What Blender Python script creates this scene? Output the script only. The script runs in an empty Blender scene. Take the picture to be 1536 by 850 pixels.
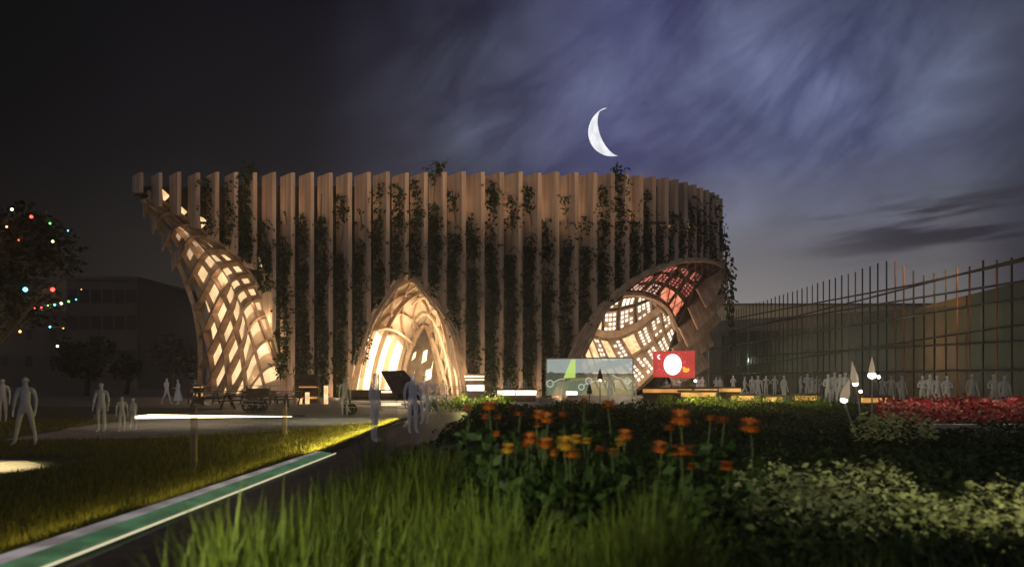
import bpy, bmesh, math, random
from mathutils import Vector, Matrix
from bisect import bisect_right
R = random.Random(7)
S = bpy.context.scene
C = S.collection
F = 1100.0; CX = 768.0; HY = 563.0; CAMH = 1.65
def P(px, py, d): return Vector(((px-CX)/F*d, d, CAMH+(HY-py)/F*d))      # photo reading -> point at distance d
def G(px, py): d = CAMH*F/(py-HY); return Vector(((px-CX)/F*d, d, 0.0))

# ------------------------------------------------------------------ materials
def new_mat(name):
    m = bpy.data.materials.new(name); m.use_nodes = True
    nt = m.node_tree; b = nt.nodes['Principled BSDF']; return m, nt, b
def mat(name, col, rough=.7, noise=0.0, scale=4.0, metal=0.0, stretch=(1,1,1), bump=0.0, spec=.3, coat=0):
    m, nt, b = new_mat(name)
    b.inputs['Roughness'].default_value = rough; b.inputs['Metallic'].default_value = metal
    b.inputs['Specular IOR Level'].default_value = spec
    c = (*col, 1)
    b.inputs['Base Color'].default_value = c
    if noise or bump:
        tc = nt.nodes.new('ShaderNodeTexCoord'); mp = nt.nodes.new('ShaderNodeMapping'); mp.inputs['Scale'].default_value = stretch
        n = nt.nodes.new('ShaderNodeTexNoise'); n.inputs['Scale'].default_value = scale; n.inputs['Detail'].default_value = 6
        nt.links.new(tc.outputs['Object'], mp.inputs[0]); nt.links.new(mp.outputs[0], n.inputs['Vector'])
        if noise:
            r = nt.nodes.new('ShaderNodeValToRGB')
            r.color_ramp.elements[0].position = .3; r.color_ramp.elements[1].position = .7
            r.color_ramp.elements[0].color = (*[x*(1-noise) for x in col], 1)
            r.color_ramp.elements[1].color = (*[min(1, x*(1+noise)) for x in col], 1)
            nt.links.new(n.outputs['Fac'], r.inputs[0]); nt.links.new(r.outputs[0], b.inputs['Base Color'])
        if bump:
            bp = nt.nodes.new('ShaderNodeBump'); bp.inputs['Strength'].default_value = bump; bp.inputs['Distance'].default_value = .05
            nt.links.new(n.outputs['Fac'], bp.inputs['Height']); nt.links.new(bp.outputs[0], b.inputs['Normal'])
    return m
def emit(name, col, s, noise=0, scale=3, col2=None):
    m, nt, b = new_mat(name)
    b.inputs['Base Color'].default_value = (.1, .1, .1, 1)
    b.inputs['Emission Color'].default_value = (*col, 1); b.inputs['Emission Strength'].default_value = s
    if noise:
        tc = nt.nodes.new('ShaderNodeTexCoord'); n = nt.nodes.new('ShaderNodeTexNoise'); n.inputs['Scale'].default_value = scale; n.inputs['Detail'].default_value = 4
        r = nt.nodes.new('ShaderNodeValToRGB'); r.color_ramp.elements[0].position = .38; r.color_ramp.elements[1].position = .62
        c2 = col2 or tuple(x*(1-noise) for x in col)
        r.color_ramp.elements[0].color = (*c2, 1); r.color_ramp.elements[1].color = (*col, 1)
        nt.links.new(tc.outputs['Object'], n.inputs['Vector']); nt.links.new(n.outputs['Fac'], r.inputs[0]); nt.links.new(r.outputs[0], b.inputs['Emission Color'])
    return m
def leaf_mat(name, col, var=.5, rough=.55):
    m, nt, b = new_mat(name)
    g = nt.nodes.new('ShaderNodeNewGeometry')
    r = nt.nodes.new('ShaderNodeValToRGB')
    r.color_ramp.elements[0].color = (*[x*(1-var) for x in col], 1); r.color_ramp.elements[1].color = (*[x*(1+var) for x in col], 1)
    nt.links.new(g.outputs['Random Per Island'], r.inputs[0]); nt.links.new(r.outputs[0], b.inputs['Base Color'])
    b.inputs['Roughness'].default_value = rough; b.inputs['Specular IOR Level'].default_value = .2
    t = nt.nodes.new('ShaderNodeBsdfTranslucent'); nt.links.new(r.outputs[0], t.inputs['Color'])
    mx = nt.nodes.new('ShaderNodeMixShader'); mx.inputs[0].default_value = .3
    nt.links.new(b.outputs[0], mx.inputs[1]); nt.links.new(t.outputs[0], mx.inputs[2])
    nt.links.new(mx.outputs[0], nt.nodes['Material Output'].inputs[0])
    return m
M = {}
M['fin'] = mat('fin timber', (.40, .29, .205), .75, .38, 1.3, stretch=(2.5, 2.5, .12), bump=.1)
M['wood'] = mat('lattice timber', (.42, .30, .20), .7, .25, 2, bump=.1)
M['ribwood'] = mat('rib timber', (.31, .205, .13), .7, .25, 2, bump=.1)
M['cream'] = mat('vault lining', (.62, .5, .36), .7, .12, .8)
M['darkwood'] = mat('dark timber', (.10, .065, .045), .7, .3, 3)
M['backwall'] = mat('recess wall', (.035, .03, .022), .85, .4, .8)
M['roof'] = mat('roof deck', (.12, .11, .10), .9, .2, 1)
M['steel'] = mat('dark steel', (.03, .033, .03), .5, metal=.3)
M['rail'] = mat('pale rail', (.35, .32, .28), .5, metal=.4)
M['vine'] = leaf_mat('vine leaves', (.030, .044, .011))
M['glow_cream'] = emit('backlit lining', (1, .70, .38), 1.5, .55, .5)
M['win_warm'] = emit('lit window', (1, .74, .40), 3.2, .35, 1.2)
M['win_amber'] = emit('amber window', (1, .42, .10), .8, .3, 1.2)
M['gap_glow'] = emit('gap glow', (1, .67, .34), 1.35, .35, .7)  # glow colour stands in for the lit interior behind the gaps
M['gap_glow_dim'] = emit('gap glow dim', (1, .66, .38), .7, .5, .8)
M['cell_white'] = emit('white lit cell', (1, .88, .72), 2.4, .4, .9)
M['cell_cream'] = emit('cream lit cell', (1, .72, .38), 1.35, .5, 2.2, (.75, .4, .16))
M['cell_red'] = emit('red lit cell', (1, .24, .19), 1.0, .6, 1.5)
M['cell_pink'] = emit('pink lit cell', (1, .55, .45), 1.2, .5, 1.5)
M['cell_rose'] = emit('rose lit cell', (1, .42, .22), 1.0, .5, 3, (.7, .08, .05))
M['asphalt'] = mat('paving', (.06, .055, .05), .6, .3, 3, bump=.1)
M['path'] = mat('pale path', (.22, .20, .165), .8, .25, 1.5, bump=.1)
def slabs(m, sc, dark):
    nt = m.node_tree; b = nt.nodes['Principled BSDF']; old = b.inputs['Base Color'].links[0].from_socket
    br = nt.nodes.new('ShaderNodeTexBrick'); br.inputs['Scale'].default_value = sc; br.inputs['Mortar Size'].default_value = .018
    br.inputs['Color1'].default_value = (1, 1, 1, 1); br.inputs['Color2'].default_value = (.72, .72, .72, 1); br.inputs['Mortar'].default_value = (dark, dark, dark, 1)
    tc = nt.nodes.new('ShaderNodeTexCoord'); nt.links.new(tc.outputs['Object'], br.inputs['Vector'])
    mx = nt.nodes.new('ShaderNodeMix'); mx.data_type = 'RGBA'; mx.blend_type = 'MULTIPLY'; mx.inputs[0].default_value = 1
    nt.links.new(old, mx.inputs[6]); nt.links.new(br.outputs['Color'], mx.inputs[7]); nt.links.new(mx.outputs[2], b.inputs['Base Color'])
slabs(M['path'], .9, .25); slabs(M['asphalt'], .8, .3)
M['plaza'] = mat('plaza paving', (.09, .08, .07), .6, .25, 1)
M['earth'] = mat('garden soil', (.03, .026, .016), .95, .4, 3)
M['turf'] = mat('turf base', (.035, .04, .012), .95, .4, 2)
M['grass'] = leaf_mat('lawn blades', (.13, .125, .02), .4)
M['tall'] = leaf_mat('tall grass blades', (.12, .15, .022), .5)
M['hedge'] = leaf_mat('garden leaves', (.028, .042, .011), .6)
M['flowerleaf'] = leaf_mat('flower leaves', (.032, .055, .013), .6)
M['litleaf'] = leaf_mat('lit leaves', (.12, .17, .02), .4)  # light on the shrubs put into a brighter leaf colour
M['pale'] = leaf_mat('pale leaves', (.46, .48, .20), .35)
M['red'] = leaf_mat('red petals', (.30, .028, .032), .6)
M['blush'] = leaf_mat('blush petals', (.42, .17, .12), .4)
M['orange'] = leaf_mat('orange petals', (.46, .115, .015), .3)
M['yellow'] = leaf_mat('yellow petals', (.46, .25, .02), .3)
M['seed'] = mat('flower centre', (.25, .08, .02), .8)
M['stem'] = mat('green stem', (.06, .075, .025), .7)
M['bark'] = mat('bark', (.05, .038, .028), .9, .4, 5)
M['darktree'] = leaf_mat('tree leaves', (.018, .024, .012), .5)
M['green'] = emit('green glowing strip', (.08, .22, .095), .6, .5, 2.5)
M['white_edge'] = emit('white glowing edge', (.62, .56, .56), .40, .55, 2.2)
M['cream_line'] = emit('cream led line', (1, .85, .55), .75)
M['led_white'] = emit('warm white led', (1, .80, .48), 5)
M['led_amber'] = emit('amber led', (1, .50, .12), 1.0, .6, 1.6)
M['black'] = mat('black planter', (.012, .012, .012), .6)
M['hall'] = mat('hall cladding', (.11, .115, .082), .7, .15, .6, stretch=(1, 1, .1))
M['hallfar'] = mat('tan hall', (.34, .29, .20), .8, .1, .3)
M['rust'] = mat('rust cladding', (.26, .12, .05), .8, .2, .5)
M['blind'] = mat('window dark', (.01, .01, .01), .3)
M['bld'] = mat('distant block', (.085, .07, .055), .9, .15, .2)
M['bld2'] = mat('grey block', (.12, .13, .135), .9, .1, .2)
M['pole'] = mat('green pole', (.05, .055, .03), .5)
M['pole_o'] = mat('orange pole', (.33, .15, .06), .5)
M['pole_g'] = mat('grey pole', (.22, .20, .18), .5)
M['lamp_cone'] = emit('lamp shade glow', (1, .72, .45), .28)
M['lamp_bulb'] = emit('lamp bulb', (1, .88, .7), 10)
M['red_screen'] = emit('red display', (.85, .055, .045), .75, .3, .9)
M['disc'] = emit('white disc', (1, .93, .93), 1.6)
M['ink'] = mat('ink', (.02, .02, .03), .6)
M['script'] = emit('script strokes', (.25, .18, .30), .5)
M['spark'] = emit('speckle', (1, .5, .45), 1.2)
M['fish'] = emit('orange figure', (1, .42, .03), 1.3)
M['tableclth'] = mat('table top', (.10, .075, .055), .5)

def glassy(name, col, alpha, emis=0, ecol=None):
    m, nt, b = new_mat(name)
    b.inputs['Base Color'].default_value = (*col, 1); b.inputs['Roughness'].default_value = .55; b.inputs['Specular IOR Level'].default_value = .2
    if emis:
        b.inputs['Emission Color'].default_value = (*(ecol or col), 1); b.inputs['Emission Strength'].default_value = emis
    t = nt.nodes.new('ShaderNodeBsdfTransparent'); mx = nt.nodes.new('ShaderNodeMixShader'); mx.inputs[0].default_value = alpha
    nt.links.new(t.outputs[0], mx.inputs[1]); nt.links.new(b.outputs[0], mx.inputs[2]); nt.links.new(mx.outputs[0], nt.nodes['Material Output'].inputs[0])
    return m
M['fence_glass'] = glassy('smoky glass', (.17, .21, .18), .5)
M['scr_sky'] = glassy('screen sky', (.1, .1, .1), .62, .55, (.62, .72, .68))
M['scr_hill'] = glassy('screen hills', (.1, .1, .1), .7, .28, (.22, .27, .18))
M['scr_green'] = glassy('screen meadow', (.1, .1, .1), .5, .5, (.30, .40, .24))
M['scr_bright'] = glassy('screen bright field', (.1, .1, .1), .6, .9, (.62, .85, .18))
M['scr_field'] = glassy('screen field', (.1, .1, .1), .5, .55, (.5, .42, .18))
M['scr_line'] = glassy('screen outline', (.1, .1, .1), .8, .6, (.8, .85, .75))
# ghostly figures: translucent pale skin
def ghost_mat(name, col, alpha):
    m, nt, b = new_mat(name)
    b.inputs['Base Color'].default_value = (*col, 1); b.inputs['Roughness'].default_value = .9
    t = nt.nodes.new('ShaderNodeBsdfTransparent'); g = nt.nodes.new('ShaderNodeNewGeometry')
    mul = nt.nodes.new('ShaderNodeMath'); mul.operation = 'MULTIPLY_ADD'; mul.inputs[1].default_value = -alpha; mul.inputs[2].default_value = alpha
    mx = nt.nodes.new('ShaderNodeMixShader')
    nt.links.new(g.outputs['Backfacing'], mul.inputs[0]); nt.links.new(mul.outputs[0], mx.inputs[0])
    nt.links.new(t.outputs[0], mx.inputs[1]); nt.links.new(b.outputs[0], mx.inputs[2]); nt.links.new(mx.outputs[0], nt.nodes['Material Output'].inputs[0])
    return m
M['ghost'] = ghost_mat('translucent figure', (.86, .86, .92), .72)
M['ghost_dim'] = ghost_mat('faint translucent figure', (.72, .72, .78), .36)

M['post_faint'] = ghost_mat('dim see-through post', (.16, .12, .09), .6)
# ------------------------------------------------------------------ mesh helper
class MB:
    def __init__(s): s.v = []; s.f = []; s.mi = []
    def quad(s, a, b, c, d, k=0):
        n = len(s.v); s.v += [a, b, c, d]; s.f.append((n, n+1, n+2, n+3)); s.mi.append(k)
    def tri(s, a, b, c, k=0):
        n = len(s.v); s.v += [a, b, c]; s.f.append((n, n+1, n+2)); s.mi.append(k)
    def hexa(s, p, k=0):                     # p: 4 bottom (ccw) + 4 top
        n = len(s.v); s.v += list(p)
        for f in ((3, 2, 1, 0), (4, 5, 6, 7), (0, 1, 5, 4), (1, 2, 6, 5), (2, 3, 7, 6), (3, 0, 4, 7)):
            s.f.append(tuple(n+i for i in f)); s.mi.append(k)
    def box(s, x0, x1, y0, y1, z0, z1, k=0):
        s.hexa([Vector(q) for q in ((x0, y0, z0), (x1, y0, z0), (x1, y1, z0), (x0, y1, z0), (x0, y0, z1), (x1, y0, z1), (x1, y1, z1), (x0, y1, z1))], k)
    def tube(s, pts, r, n=6, k=0, cap=True):
        pts = [Vector(p) for p in pts]; rs = r if isinstance(r, (list, tuple)) else [r]*len(pts)
        base = len(s.v)
        for i, p in enumerate(pts):
            t = (pts[min(i+1, len(pts)-1)]-pts[max(i-1, 0)]).normalized()
            u = t.orthogonal().normalized() if i == 0 else (pu - t*pu.dot(t)).normalized()
            pu = u; w = t.cross(u)
            for j in range(n):
                a = 2*math.pi*j/n; s.v.append(p+(u*math.cos(a)+w*math.sin(a))*rs[i])
        for i in range(len(pts)-1):
            for j in range(n):
                a = base+i*n+j; b = base+i*n+(j+1) % n; s.f.append((a, b, b+n, a+n)); s.mi.append(k)
        if cap:
            s.f.append(tuple(base+j for j in reversed(range(n)))); s.mi.append(k)
            e = base+(len(pts)-1)*n; s.f.append(tuple(e+j for j in range(n))); s.mi.append(k)
    def sphere(s, c, rx, ry=None, rz=None, n=8, m=6, k=0):
        ry = ry or rx; rz = rz or rx; c = Vector(c); base = len(s.v)
        for i in range(m+1):
            th = math.pi*i/m
            for j in range(n):
                ph = 2*math.pi*j/n
                s.v.append(c+Vector((rx*math.sin(th)*math.cos(ph), ry*math.sin(th)*math.sin(ph), rz*math.cos(th))))
        for i in range(m):
            for j in range(n):
                a = base+i*n+j; b = base+i*n+(j+1) % n; s.f.append((a, a+n, b+n, b)); s.mi.append(k)
    def build(s, name, m, parent=None, smooth=False, origin=None):
        me = bpy.data.meshes.new(name)
        o0 = Vector(origin) if origin is not None else Vector((0, 0, 0))
        me.from_pydata([tuple(Vector(v)-o0) for v in s.v], [], s.f)
        ms = m if isinstance(m, (list, tuple)) else [m]
        for q in ms: me.materials.append(M[q] if isinstance(q, str) else q)
        if len(ms) > 1: me.polygons.foreach_set('material_index', s.mi)
        if smooth: me.polygons.foreach_set('use_smooth', [True]*len(me.polygons))
        me.update()
        o = bpy.data.objects.new(name, me); C.objects.link(o)
        if parent is not None:
            o.parent = parent
            if origin is None:
                o.matrix_parent_inverse = Matrix.Translation(-parent_loc(parent))
            else:
                o.location = o0-parent_loc(parent)
        else: o.location = o0
        return o
LOC = {}
def parent_loc(p):
    return Vector(p.location) if p.parent is None else Vector((0, 0, 0))
def tag(o, label=None, cat=None, group=None, kind=None):
    if label: o['label'] = label
    if cat: o['category'] = cat
    if group: o['group'] = group
    if kind: o['kind'] = kind
    return o
def empty(name, loc, label, cat, group=None):
    o = bpy.data.objects.new(name, None); C.objects.link(o); o.location = loc; o.empty_display_size = .3
    return tag(o, label, cat, group)
def relabel(o, l): o['label'] = l
def copy_tree(o, loc, label, rz=None, scale=None):
    c = o.copy(); C.objects.link(c); c.location = loc; c['label'] = label
    if rz is not None: c.rotation_euler.z = rz
    if scale is not None: c.scale = (scale,)*3
    for ch in list(o.children):
        d = ch.copy(); C.objects.link(d); d.parent = c; d.matrix_parent_inverse = ch.matrix_parent_inverse.copy()
        for g in list(ch.children):
            e = g.copy(); C.objects.link(e); e.parent = d; e.matrix_parent_inverse = g.matrix_parent_inverse.copy()
    return c
ORD = ['first', 'second', 'third', 'fourth', 'fifth', 'sixth', 'seventh', 'eighth', 'ninth', 'tenth', 'eleventh', 'twelfth', 'thirteenth', 'fourteenth', 'fifteenth', 'sixteenth', 'seventeenth', 'eighteenth', 'nineteenth', 'twentieth']
TENS = {20: 'twenty', 30: 'thirty', 40: 'forty', 50: 'fifty', 60: 'sixty'}
def ordn(i):
    if i < 20: return ORD[i]
    n = i+1; t = n//10*10
    if n == t: return TENS[t][:-1]+'ieth'
    return TENS[t]+'-'+ORD[n-t-1]
# ------------------------------------------------------------------ curves and surfaces
def crv(pts):
    pts = [P(*p) if not isinstance(p, Vector) else p for p in pts]
    cum = [0]
    for a, b in zip(pts, pts[1:]): cum.append(cum[-1]+(b-a).length)
    L = cum[-1]
    def f(u):
        s = max(0, min(1, u))*L; i = min(max(bisect_right(cum, s)-1, 0), len(pts)-2)
        t = (s-cum[i])/max(1e-9, cum[i+1]-cum[i])
        p1, p2 = pts[i], pts[i+1]; p0 = pts[i-1] if i > 0 else p1*2-p2; p3 = pts[i+2] if i+2 < len(pts) else p2*2-p1
        return .5*((2*p1)+(p2-p0)*t+(2*p0-5*p1+4*p2-p3)*t*t+(3*p1-p0-3*p2+p3)*t**3)
    return f
def patch(curves, flip=False):
    n = len(curves)
    def f(u, v):
        s = max(0, min(1, v))*(n-1); i = min(int(s), n-2); t = s-i
        p1 = curves[i](u); p2 = curves[i+1](u)
        p0 = curves[i-1](u) if i > 0 else p1*2-p2; p3 = curves[i+2](u) if i+2 < n else p2*2-p1
        return .5*((2*p1)+(p2-p0)*t+(2*p0-5*p1+4*p2-p3)*t*t+(3*p1-p0-3*p2+p3)*t**3)
    return f
CAM = Vector((0, 0, CAMH))
def nrm(f, u, v):
    e = .01
    a = f(min(1, u+e), v)-f(max(0, u-e), v); b = f(u, min(1, v+e))-f(u, max(0, v-e))
    n = a.cross(b)
    if n.length < 1e-7: return Vector((0, -1, 0))
    n.normalize()
    if n.dot(CAM-f(u, v)) < 0: n = -n          # outward face of the vault = towards the plaza
    return n
def ribbon(mb, f, uv, w, h, off=0.0, k=0):
    pts = [f(*q) for q in uv]; ns = [nrm(f, *q) for q in uv]; base = len(mb.v)
    ws = w if isinstance(w, (list, tuple)) else [w]*len(pts)
    for i, p in enumerate(pts):
        t = (pts[min(i+1, len(pts)-1)]-pts[max(i-1, 0)]).normalized()
        s = t.cross(ns[i]).normalized(); n = ns[i]; a = p+n*off
        mb.v += [a-s*ws[i]/2, a+s*ws[i]/2, a+s*ws[i]/2+n*h, a-s*ws[i]/2+n*h]
    for i in range(len(pts)-1):
        for j in range(4):
            a = base+i*4+j; b = base+i*4+(j+1) % 4; mb.f.append((a, b, b+4, a+4)); mb.mi.append(k)
    e = base+(len(pts)-1)*4
    mb.f.append((base+3, base+2, base+1, base)); mb.f.append((e, e+1, e+2, e+3)); mb.mi += [k, k]
def sheet(mb, f, nu, nv, off=0.0, th=.15, u0=0, u1=1, v0=0, v1=1, k=0):
    base = len(mb.v)
    for side in (0, 1):
        for i in range(nu+1):
            for j in range(nv+1):
                u = u0+(u1-u0)*i/nu; v = v0+(v1-v0)*j/nv
                mb.v.append(f(u, v)+nrm(f, u, v)*(off-side*th))
    N = (nu+1)*(nv+1)
    for side in (0, 1):
        for i in range(nu):
            for j in range(nv):
                a = base+side*N+i*(nv+1)+j; q = (a, a+nv+1, a+nv+2, a+1)
                mb.f.append(q if side == 0 else tuple(reversed(q))); mb.mi.append(k)
    def ed(idx):
        for a, b in zip(idx, idx[1:]): mb.f.append((base+a, base+b, base+b+N, base+a+N)); mb.mi.append(k)
    ed([i*(nv+1) for i in range(nu+1)]); ed([i*(nv+1)+nv for i in range(nu+1)]); ed(list(range(nv+1))); ed([nu*(nv+1)+j for j in range(nv+1)])
def interp(tab, x):
    if x <= tab[0][0]: return tab[0][1]
    for (a, b), (c, d) in zip(tab, tab[1:]):
        if x <= c: return b+(d-b)*(x-a)/(c-a)
    return tab[-1][1]

# ------------------------------------------------------------------ the ground
def ground_poly(name, pts, z, m, kind='structure', label=None):
    mb = MB(); mb.v = [Vector((x, y, z)) for x, y in pts]; mb.f = [tuple(range(len(pts)))]; mb.mi = [0]
    o = mb.build(name, m); tag(o, kind=kind)
    if label: o['label'] = label
    return o
ground_poly('ground', [(-1500, -200), (1500, -200), (1500, 2500), (-1500, 2500)], -.02, 'plaza')
ground_poly('paved_plaza', [(-60, 31), (40, 31), (40, 100), (-60, 100)], .0, 'plaza')
ground_poly('lawn', [(-30, 3), (-4.62, 3), (-4.05, 15), (-3.95, 27.5), (-30, 40)], .0, 'turf')
ground_poly('far_lawn', [(-70, 30), (-15, 30), (-14, 37), (-70, 50)], .004, 'turf')
ground_poly('garden_path', [(-3.75, 2), (-1.9, 2), (-1.6, 26), (-1.6, 31), (-3.95, 31), (-3.95, 26)], .004, 'asphalt')
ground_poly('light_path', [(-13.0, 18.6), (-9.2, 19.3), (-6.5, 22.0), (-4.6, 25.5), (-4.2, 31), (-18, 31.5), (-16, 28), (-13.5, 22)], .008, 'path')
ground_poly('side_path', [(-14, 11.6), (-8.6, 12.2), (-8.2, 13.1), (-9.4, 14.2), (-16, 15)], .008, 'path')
ground_poly('garden_bed', [(-2.0, 2), (40, 2), (40, 36), (-1.2, 36), (-1.5, 13)], .012, 'earth')

# ------------------------------------------------------------------ the pavilion
TOPZ = P(768, 258, 55).z
pav = empty('timber_pavilion', (0, 60, 0), 'large timber fin pavilion with three glowing lattice vault openings under the crescent moon', 'pavilion')
fin_px = [(215+28.45*k, 55.0) for k in range(22)]
fin_px = [(x, 55.0) for x, _ in fin_px if x < 820]
fin_px += [(839, 55), (868, 55), (896, 55), (922, 55.1), (944, 55.3), (965, 55.8), (984, 56.1), (1003, 56.5), (1018, 57.1), (1032, 57.8), (1045, 58.6), (1055, 59.4), (1064, 60.1), (1072, 61.0), (1079, 62.0), (1084, 63.2)]
BOT = [(200, 285), (215, 289), (243, 312), (270, 323), (299, 344), (327, 363), (355, 382), (383, 405), (398, 440), (412, 500), (424, 560), (430, 597),
       (530, 597), (533, 576), (550, 500), (572, 455), (600, 415), (612, 406), (632, 424), (655, 450), (678, 490), (690, 545), (699, 597),
       (838, 597), (850, 552), (885, 478), (915, 442), (960, 409), (1010, 390), (1040, 386), (1085, 398)]
def bot_z(px, d): return max(0.02, P(px, interp(BOT, px), d).z)
dv = Vector((-.70, .72, 0)).normalized(); dn = Vector((dv.y, -dv.x, 0))
fins = []
for k, (px, d) in enumerate(fin_px):
    f0 = P(px, 0, d); x, y = f0.x, f0.y
    Lf = 1.72 if px < 1000 else 1.35; th = .29
    zb = bot_z(px-3, d); zb2 = bot_z(px-12, d+1) if px < 1000 else zb
    top = TOPZ+R.uniform(-.05, .05)
    a = Vector((x, y, 0)); b = a+dv*Lf; w = Vector((-th, 0, 0))
    mb = MB()
    segs = 10
    pr = [a+w, a, b, b+w]
    base = len(mb.v)
    for s in range(segs+1):
        for q, c in enumerate(pr):
            zz = zb if q < 2 else zb2
            z = zz+(top-zz)*s/segs
            mb.v.append(Vector((c.x, c.y, z)))
    for s in range(segs):
        for q in range(4):
            i0 = base+s*4+q; i1 = base+s*4+(q+1) % 4; mb.f.append((i0, i1, i1+4, i0+4)); mb.mi.append(0)
    mb.f.append((base+3, base+2, base+1, base)); mb.f.append(tuple(base+segs*4+j for j in range(4))); mb.mi += [0, 0]
    mb.build('fin', 'fin', pav)
# small stub fins on the far left tip
mb = MB(); q = P(209, 263, 57); mb.hexa([Vector((q.x+a, q.y+b, z)) for z in (q.z-1.35, q.z) for a, b in ((-.45, 0), (.3, 0), (-.2, 1.2), (-.95, 1.2))]); mb.build('fin', 'fin', pav)
# recess wall behind the fins, cut to the openings
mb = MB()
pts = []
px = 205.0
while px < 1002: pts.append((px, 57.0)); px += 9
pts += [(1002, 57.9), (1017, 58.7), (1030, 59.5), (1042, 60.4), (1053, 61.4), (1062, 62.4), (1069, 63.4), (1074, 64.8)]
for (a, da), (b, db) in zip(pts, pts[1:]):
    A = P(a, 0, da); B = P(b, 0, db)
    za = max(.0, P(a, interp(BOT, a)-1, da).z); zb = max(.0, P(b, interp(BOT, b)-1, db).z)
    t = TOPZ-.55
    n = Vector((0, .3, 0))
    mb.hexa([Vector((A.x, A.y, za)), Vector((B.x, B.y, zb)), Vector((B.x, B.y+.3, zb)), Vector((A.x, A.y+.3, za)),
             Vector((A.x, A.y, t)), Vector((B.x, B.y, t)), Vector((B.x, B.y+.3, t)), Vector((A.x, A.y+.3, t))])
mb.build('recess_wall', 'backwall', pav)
mb = MB()                                  # roof deck and the hidden far side
e = P(1074, 0, 64.8)
outline = [(P(210, 0, 57.4).x, 57.4), (P(1000, 0, 57.9).x, 57.9), (P(1042, 0, 60.8).x, 60.8), (e.x-.1, 65.2), (e.x-1, 76), (10, 82), (-18, 82), (-26, 72)]
n = len(outline)
for z in (TOPZ-1.3, TOPZ-1.05): mb.v += [Vector((x, y, z)) for x, y in outline]
mb.f.append(tuple(range(n))[::-1]); mb.f.append(tuple(range(n, 2*n))); mb.mi += [0, 0]
for i in range(n): mb.f.append((i, (i+1) % n, n+(i+1) % n, n+i)); mb.mi.append(0)
mb.build('roof', 'roof', pav)
mb = MB()
rear = outline[3:]
for (x0, y0), (x1, y1) in zip(rear, rear[1:]):
    zlo = 9 if y0 < 70 and x0 > 0 else 0
    zl = 11 if x1 < -20 else zlo
    mb.hexa([Vector((x0, y0, zlo)), Vector((x1, y1, zl)), Vector((x1, y1+.3, zl)), Vector((x0, y0+.3, zlo)), Vector((x0, y0, TOPZ-1.3)), Vector((x1, y1, TOPZ-1.3)), Vector((x1, y1+.3, TOPZ-1.3)), Vector((x0, y0+.3, TOPZ-1.3))])
mb.build('rear_wall', 'darkwood', pav)
# cross beams between the fins
for py, segs in ((334, [(300, 890), (890, 960), (960, 1000)]), (477, [(415, 548), (692, 852)])):
    for a, b in segs:
        z = P(0, py, 56).z; A = P(a, 0, 55.9); B = P(b, 0, 55.9)
        mb = MB(); mb.box(A.x, B.x, 56.0, 56.12, z-.09, z+.09); mb.build('cross_beam', 'steel', pav)

# ---- left vault: lattice underside
L0 = crv([(212, 300, 56.5), (233, 337, 57), (248, 363, 57.4), (263, 392, 57.8), (277, 426, 58.2), (290, 466, 58.6), (297, 510, 58.9), (298, 550, 59), (296, 595, 59)])
L1 = crv([(217, 292, 55.6), (252, 330, 55.6), (280, 352, 55.4), (306, 382, 55.3), (330, 418, 55.2), (346, 465, 55.2), (354, 510, 55.2), (356, 550, 55.3), (354, 595, 55.4)])
L2 = crv([(222, 286, 56.2), (270, 320, 56.2), (299, 342, 56.2), (330, 364, 56.2), (362, 390, 56.3), (392, 440, 56.4), (408, 495, 56.3), (420, 545, 56.2), (430, 595, 56.2)])
FL = patch([L0, L1, L2])          # u along (top->ground), v across (outer->inner)
mb = MB(); sheet(mb, FL, 40, 14, off=-.66, th=.12); left_lining = mb.build('vault_lining', 'cream', pav)
AR = [(.05, .06), (.13, .135), (.22, .215), (.325, .30), (.44, .38), (.57, .45), (.71, .51), (.86, .555), (1.03, .61), (1.21, .68), (1.40, .77), (1.58, .87)]
def apath(u0, u1, sh=0.0):
    out = []
    for i in range(29):
        v = i/28; u = u0-(u0-u1)*(1-(1-v)**1.7)-.035*math.sin(math.pi*v)*(1 if u0 > .3 else .6)+sh
        if 0 <= u <= 1: out.append((u, v))
    return out
for i, (a0, a1) in enumerate(AR):
    pts = apath(a0, a1)
    if len(pts) < 4: continue
    mb = MB(); ribbon(mb, FL, pts, .15, .6, -.6); rb = mb.build('lattice_rib', 'ribwood', pav)
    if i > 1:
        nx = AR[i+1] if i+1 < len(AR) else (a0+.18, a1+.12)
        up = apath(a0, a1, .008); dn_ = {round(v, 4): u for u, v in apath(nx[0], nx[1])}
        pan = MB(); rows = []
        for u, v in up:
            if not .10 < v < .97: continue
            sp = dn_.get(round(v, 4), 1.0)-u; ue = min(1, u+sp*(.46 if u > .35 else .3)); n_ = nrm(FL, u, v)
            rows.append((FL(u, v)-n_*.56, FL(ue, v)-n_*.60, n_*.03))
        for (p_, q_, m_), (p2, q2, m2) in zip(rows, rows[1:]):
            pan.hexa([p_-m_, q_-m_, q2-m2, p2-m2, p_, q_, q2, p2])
        if pan.f: pan.build('lit_panel', 'gap_glow' if a0 > .4 else 'gap_glow_dim', left_lining)  # added glowing sheet in place of the lit interior behind the ribs
for i, c in enumerate((-.48, -.28, -.08, .12, .33, .54, .74, .90)):
    pts = []; ws = []
    for j in range(37):
        u = j/36; v = c+.42*max(0, u-.35)+.10*(.5-min(u, .5))
        if 0 <= v <= 1 and u > .04: pts.append((u, v)); ws.append(.06 if u < .4 else .06+.22*(u-.4))
    if len(pts) > 3:
        mb = MB(); ribbon(mb, FL, pts, ws, .42, -.5); mb.build('lattice_brace', 'ribwood', pav)
for v in (0.0, 1.0):
    mb = MB(); ribbon(mb, FL, [(i/30, v) for i in range(31)], .16, .35, -.3); mb.build('edge_beam', 'wood', pav)
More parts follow.
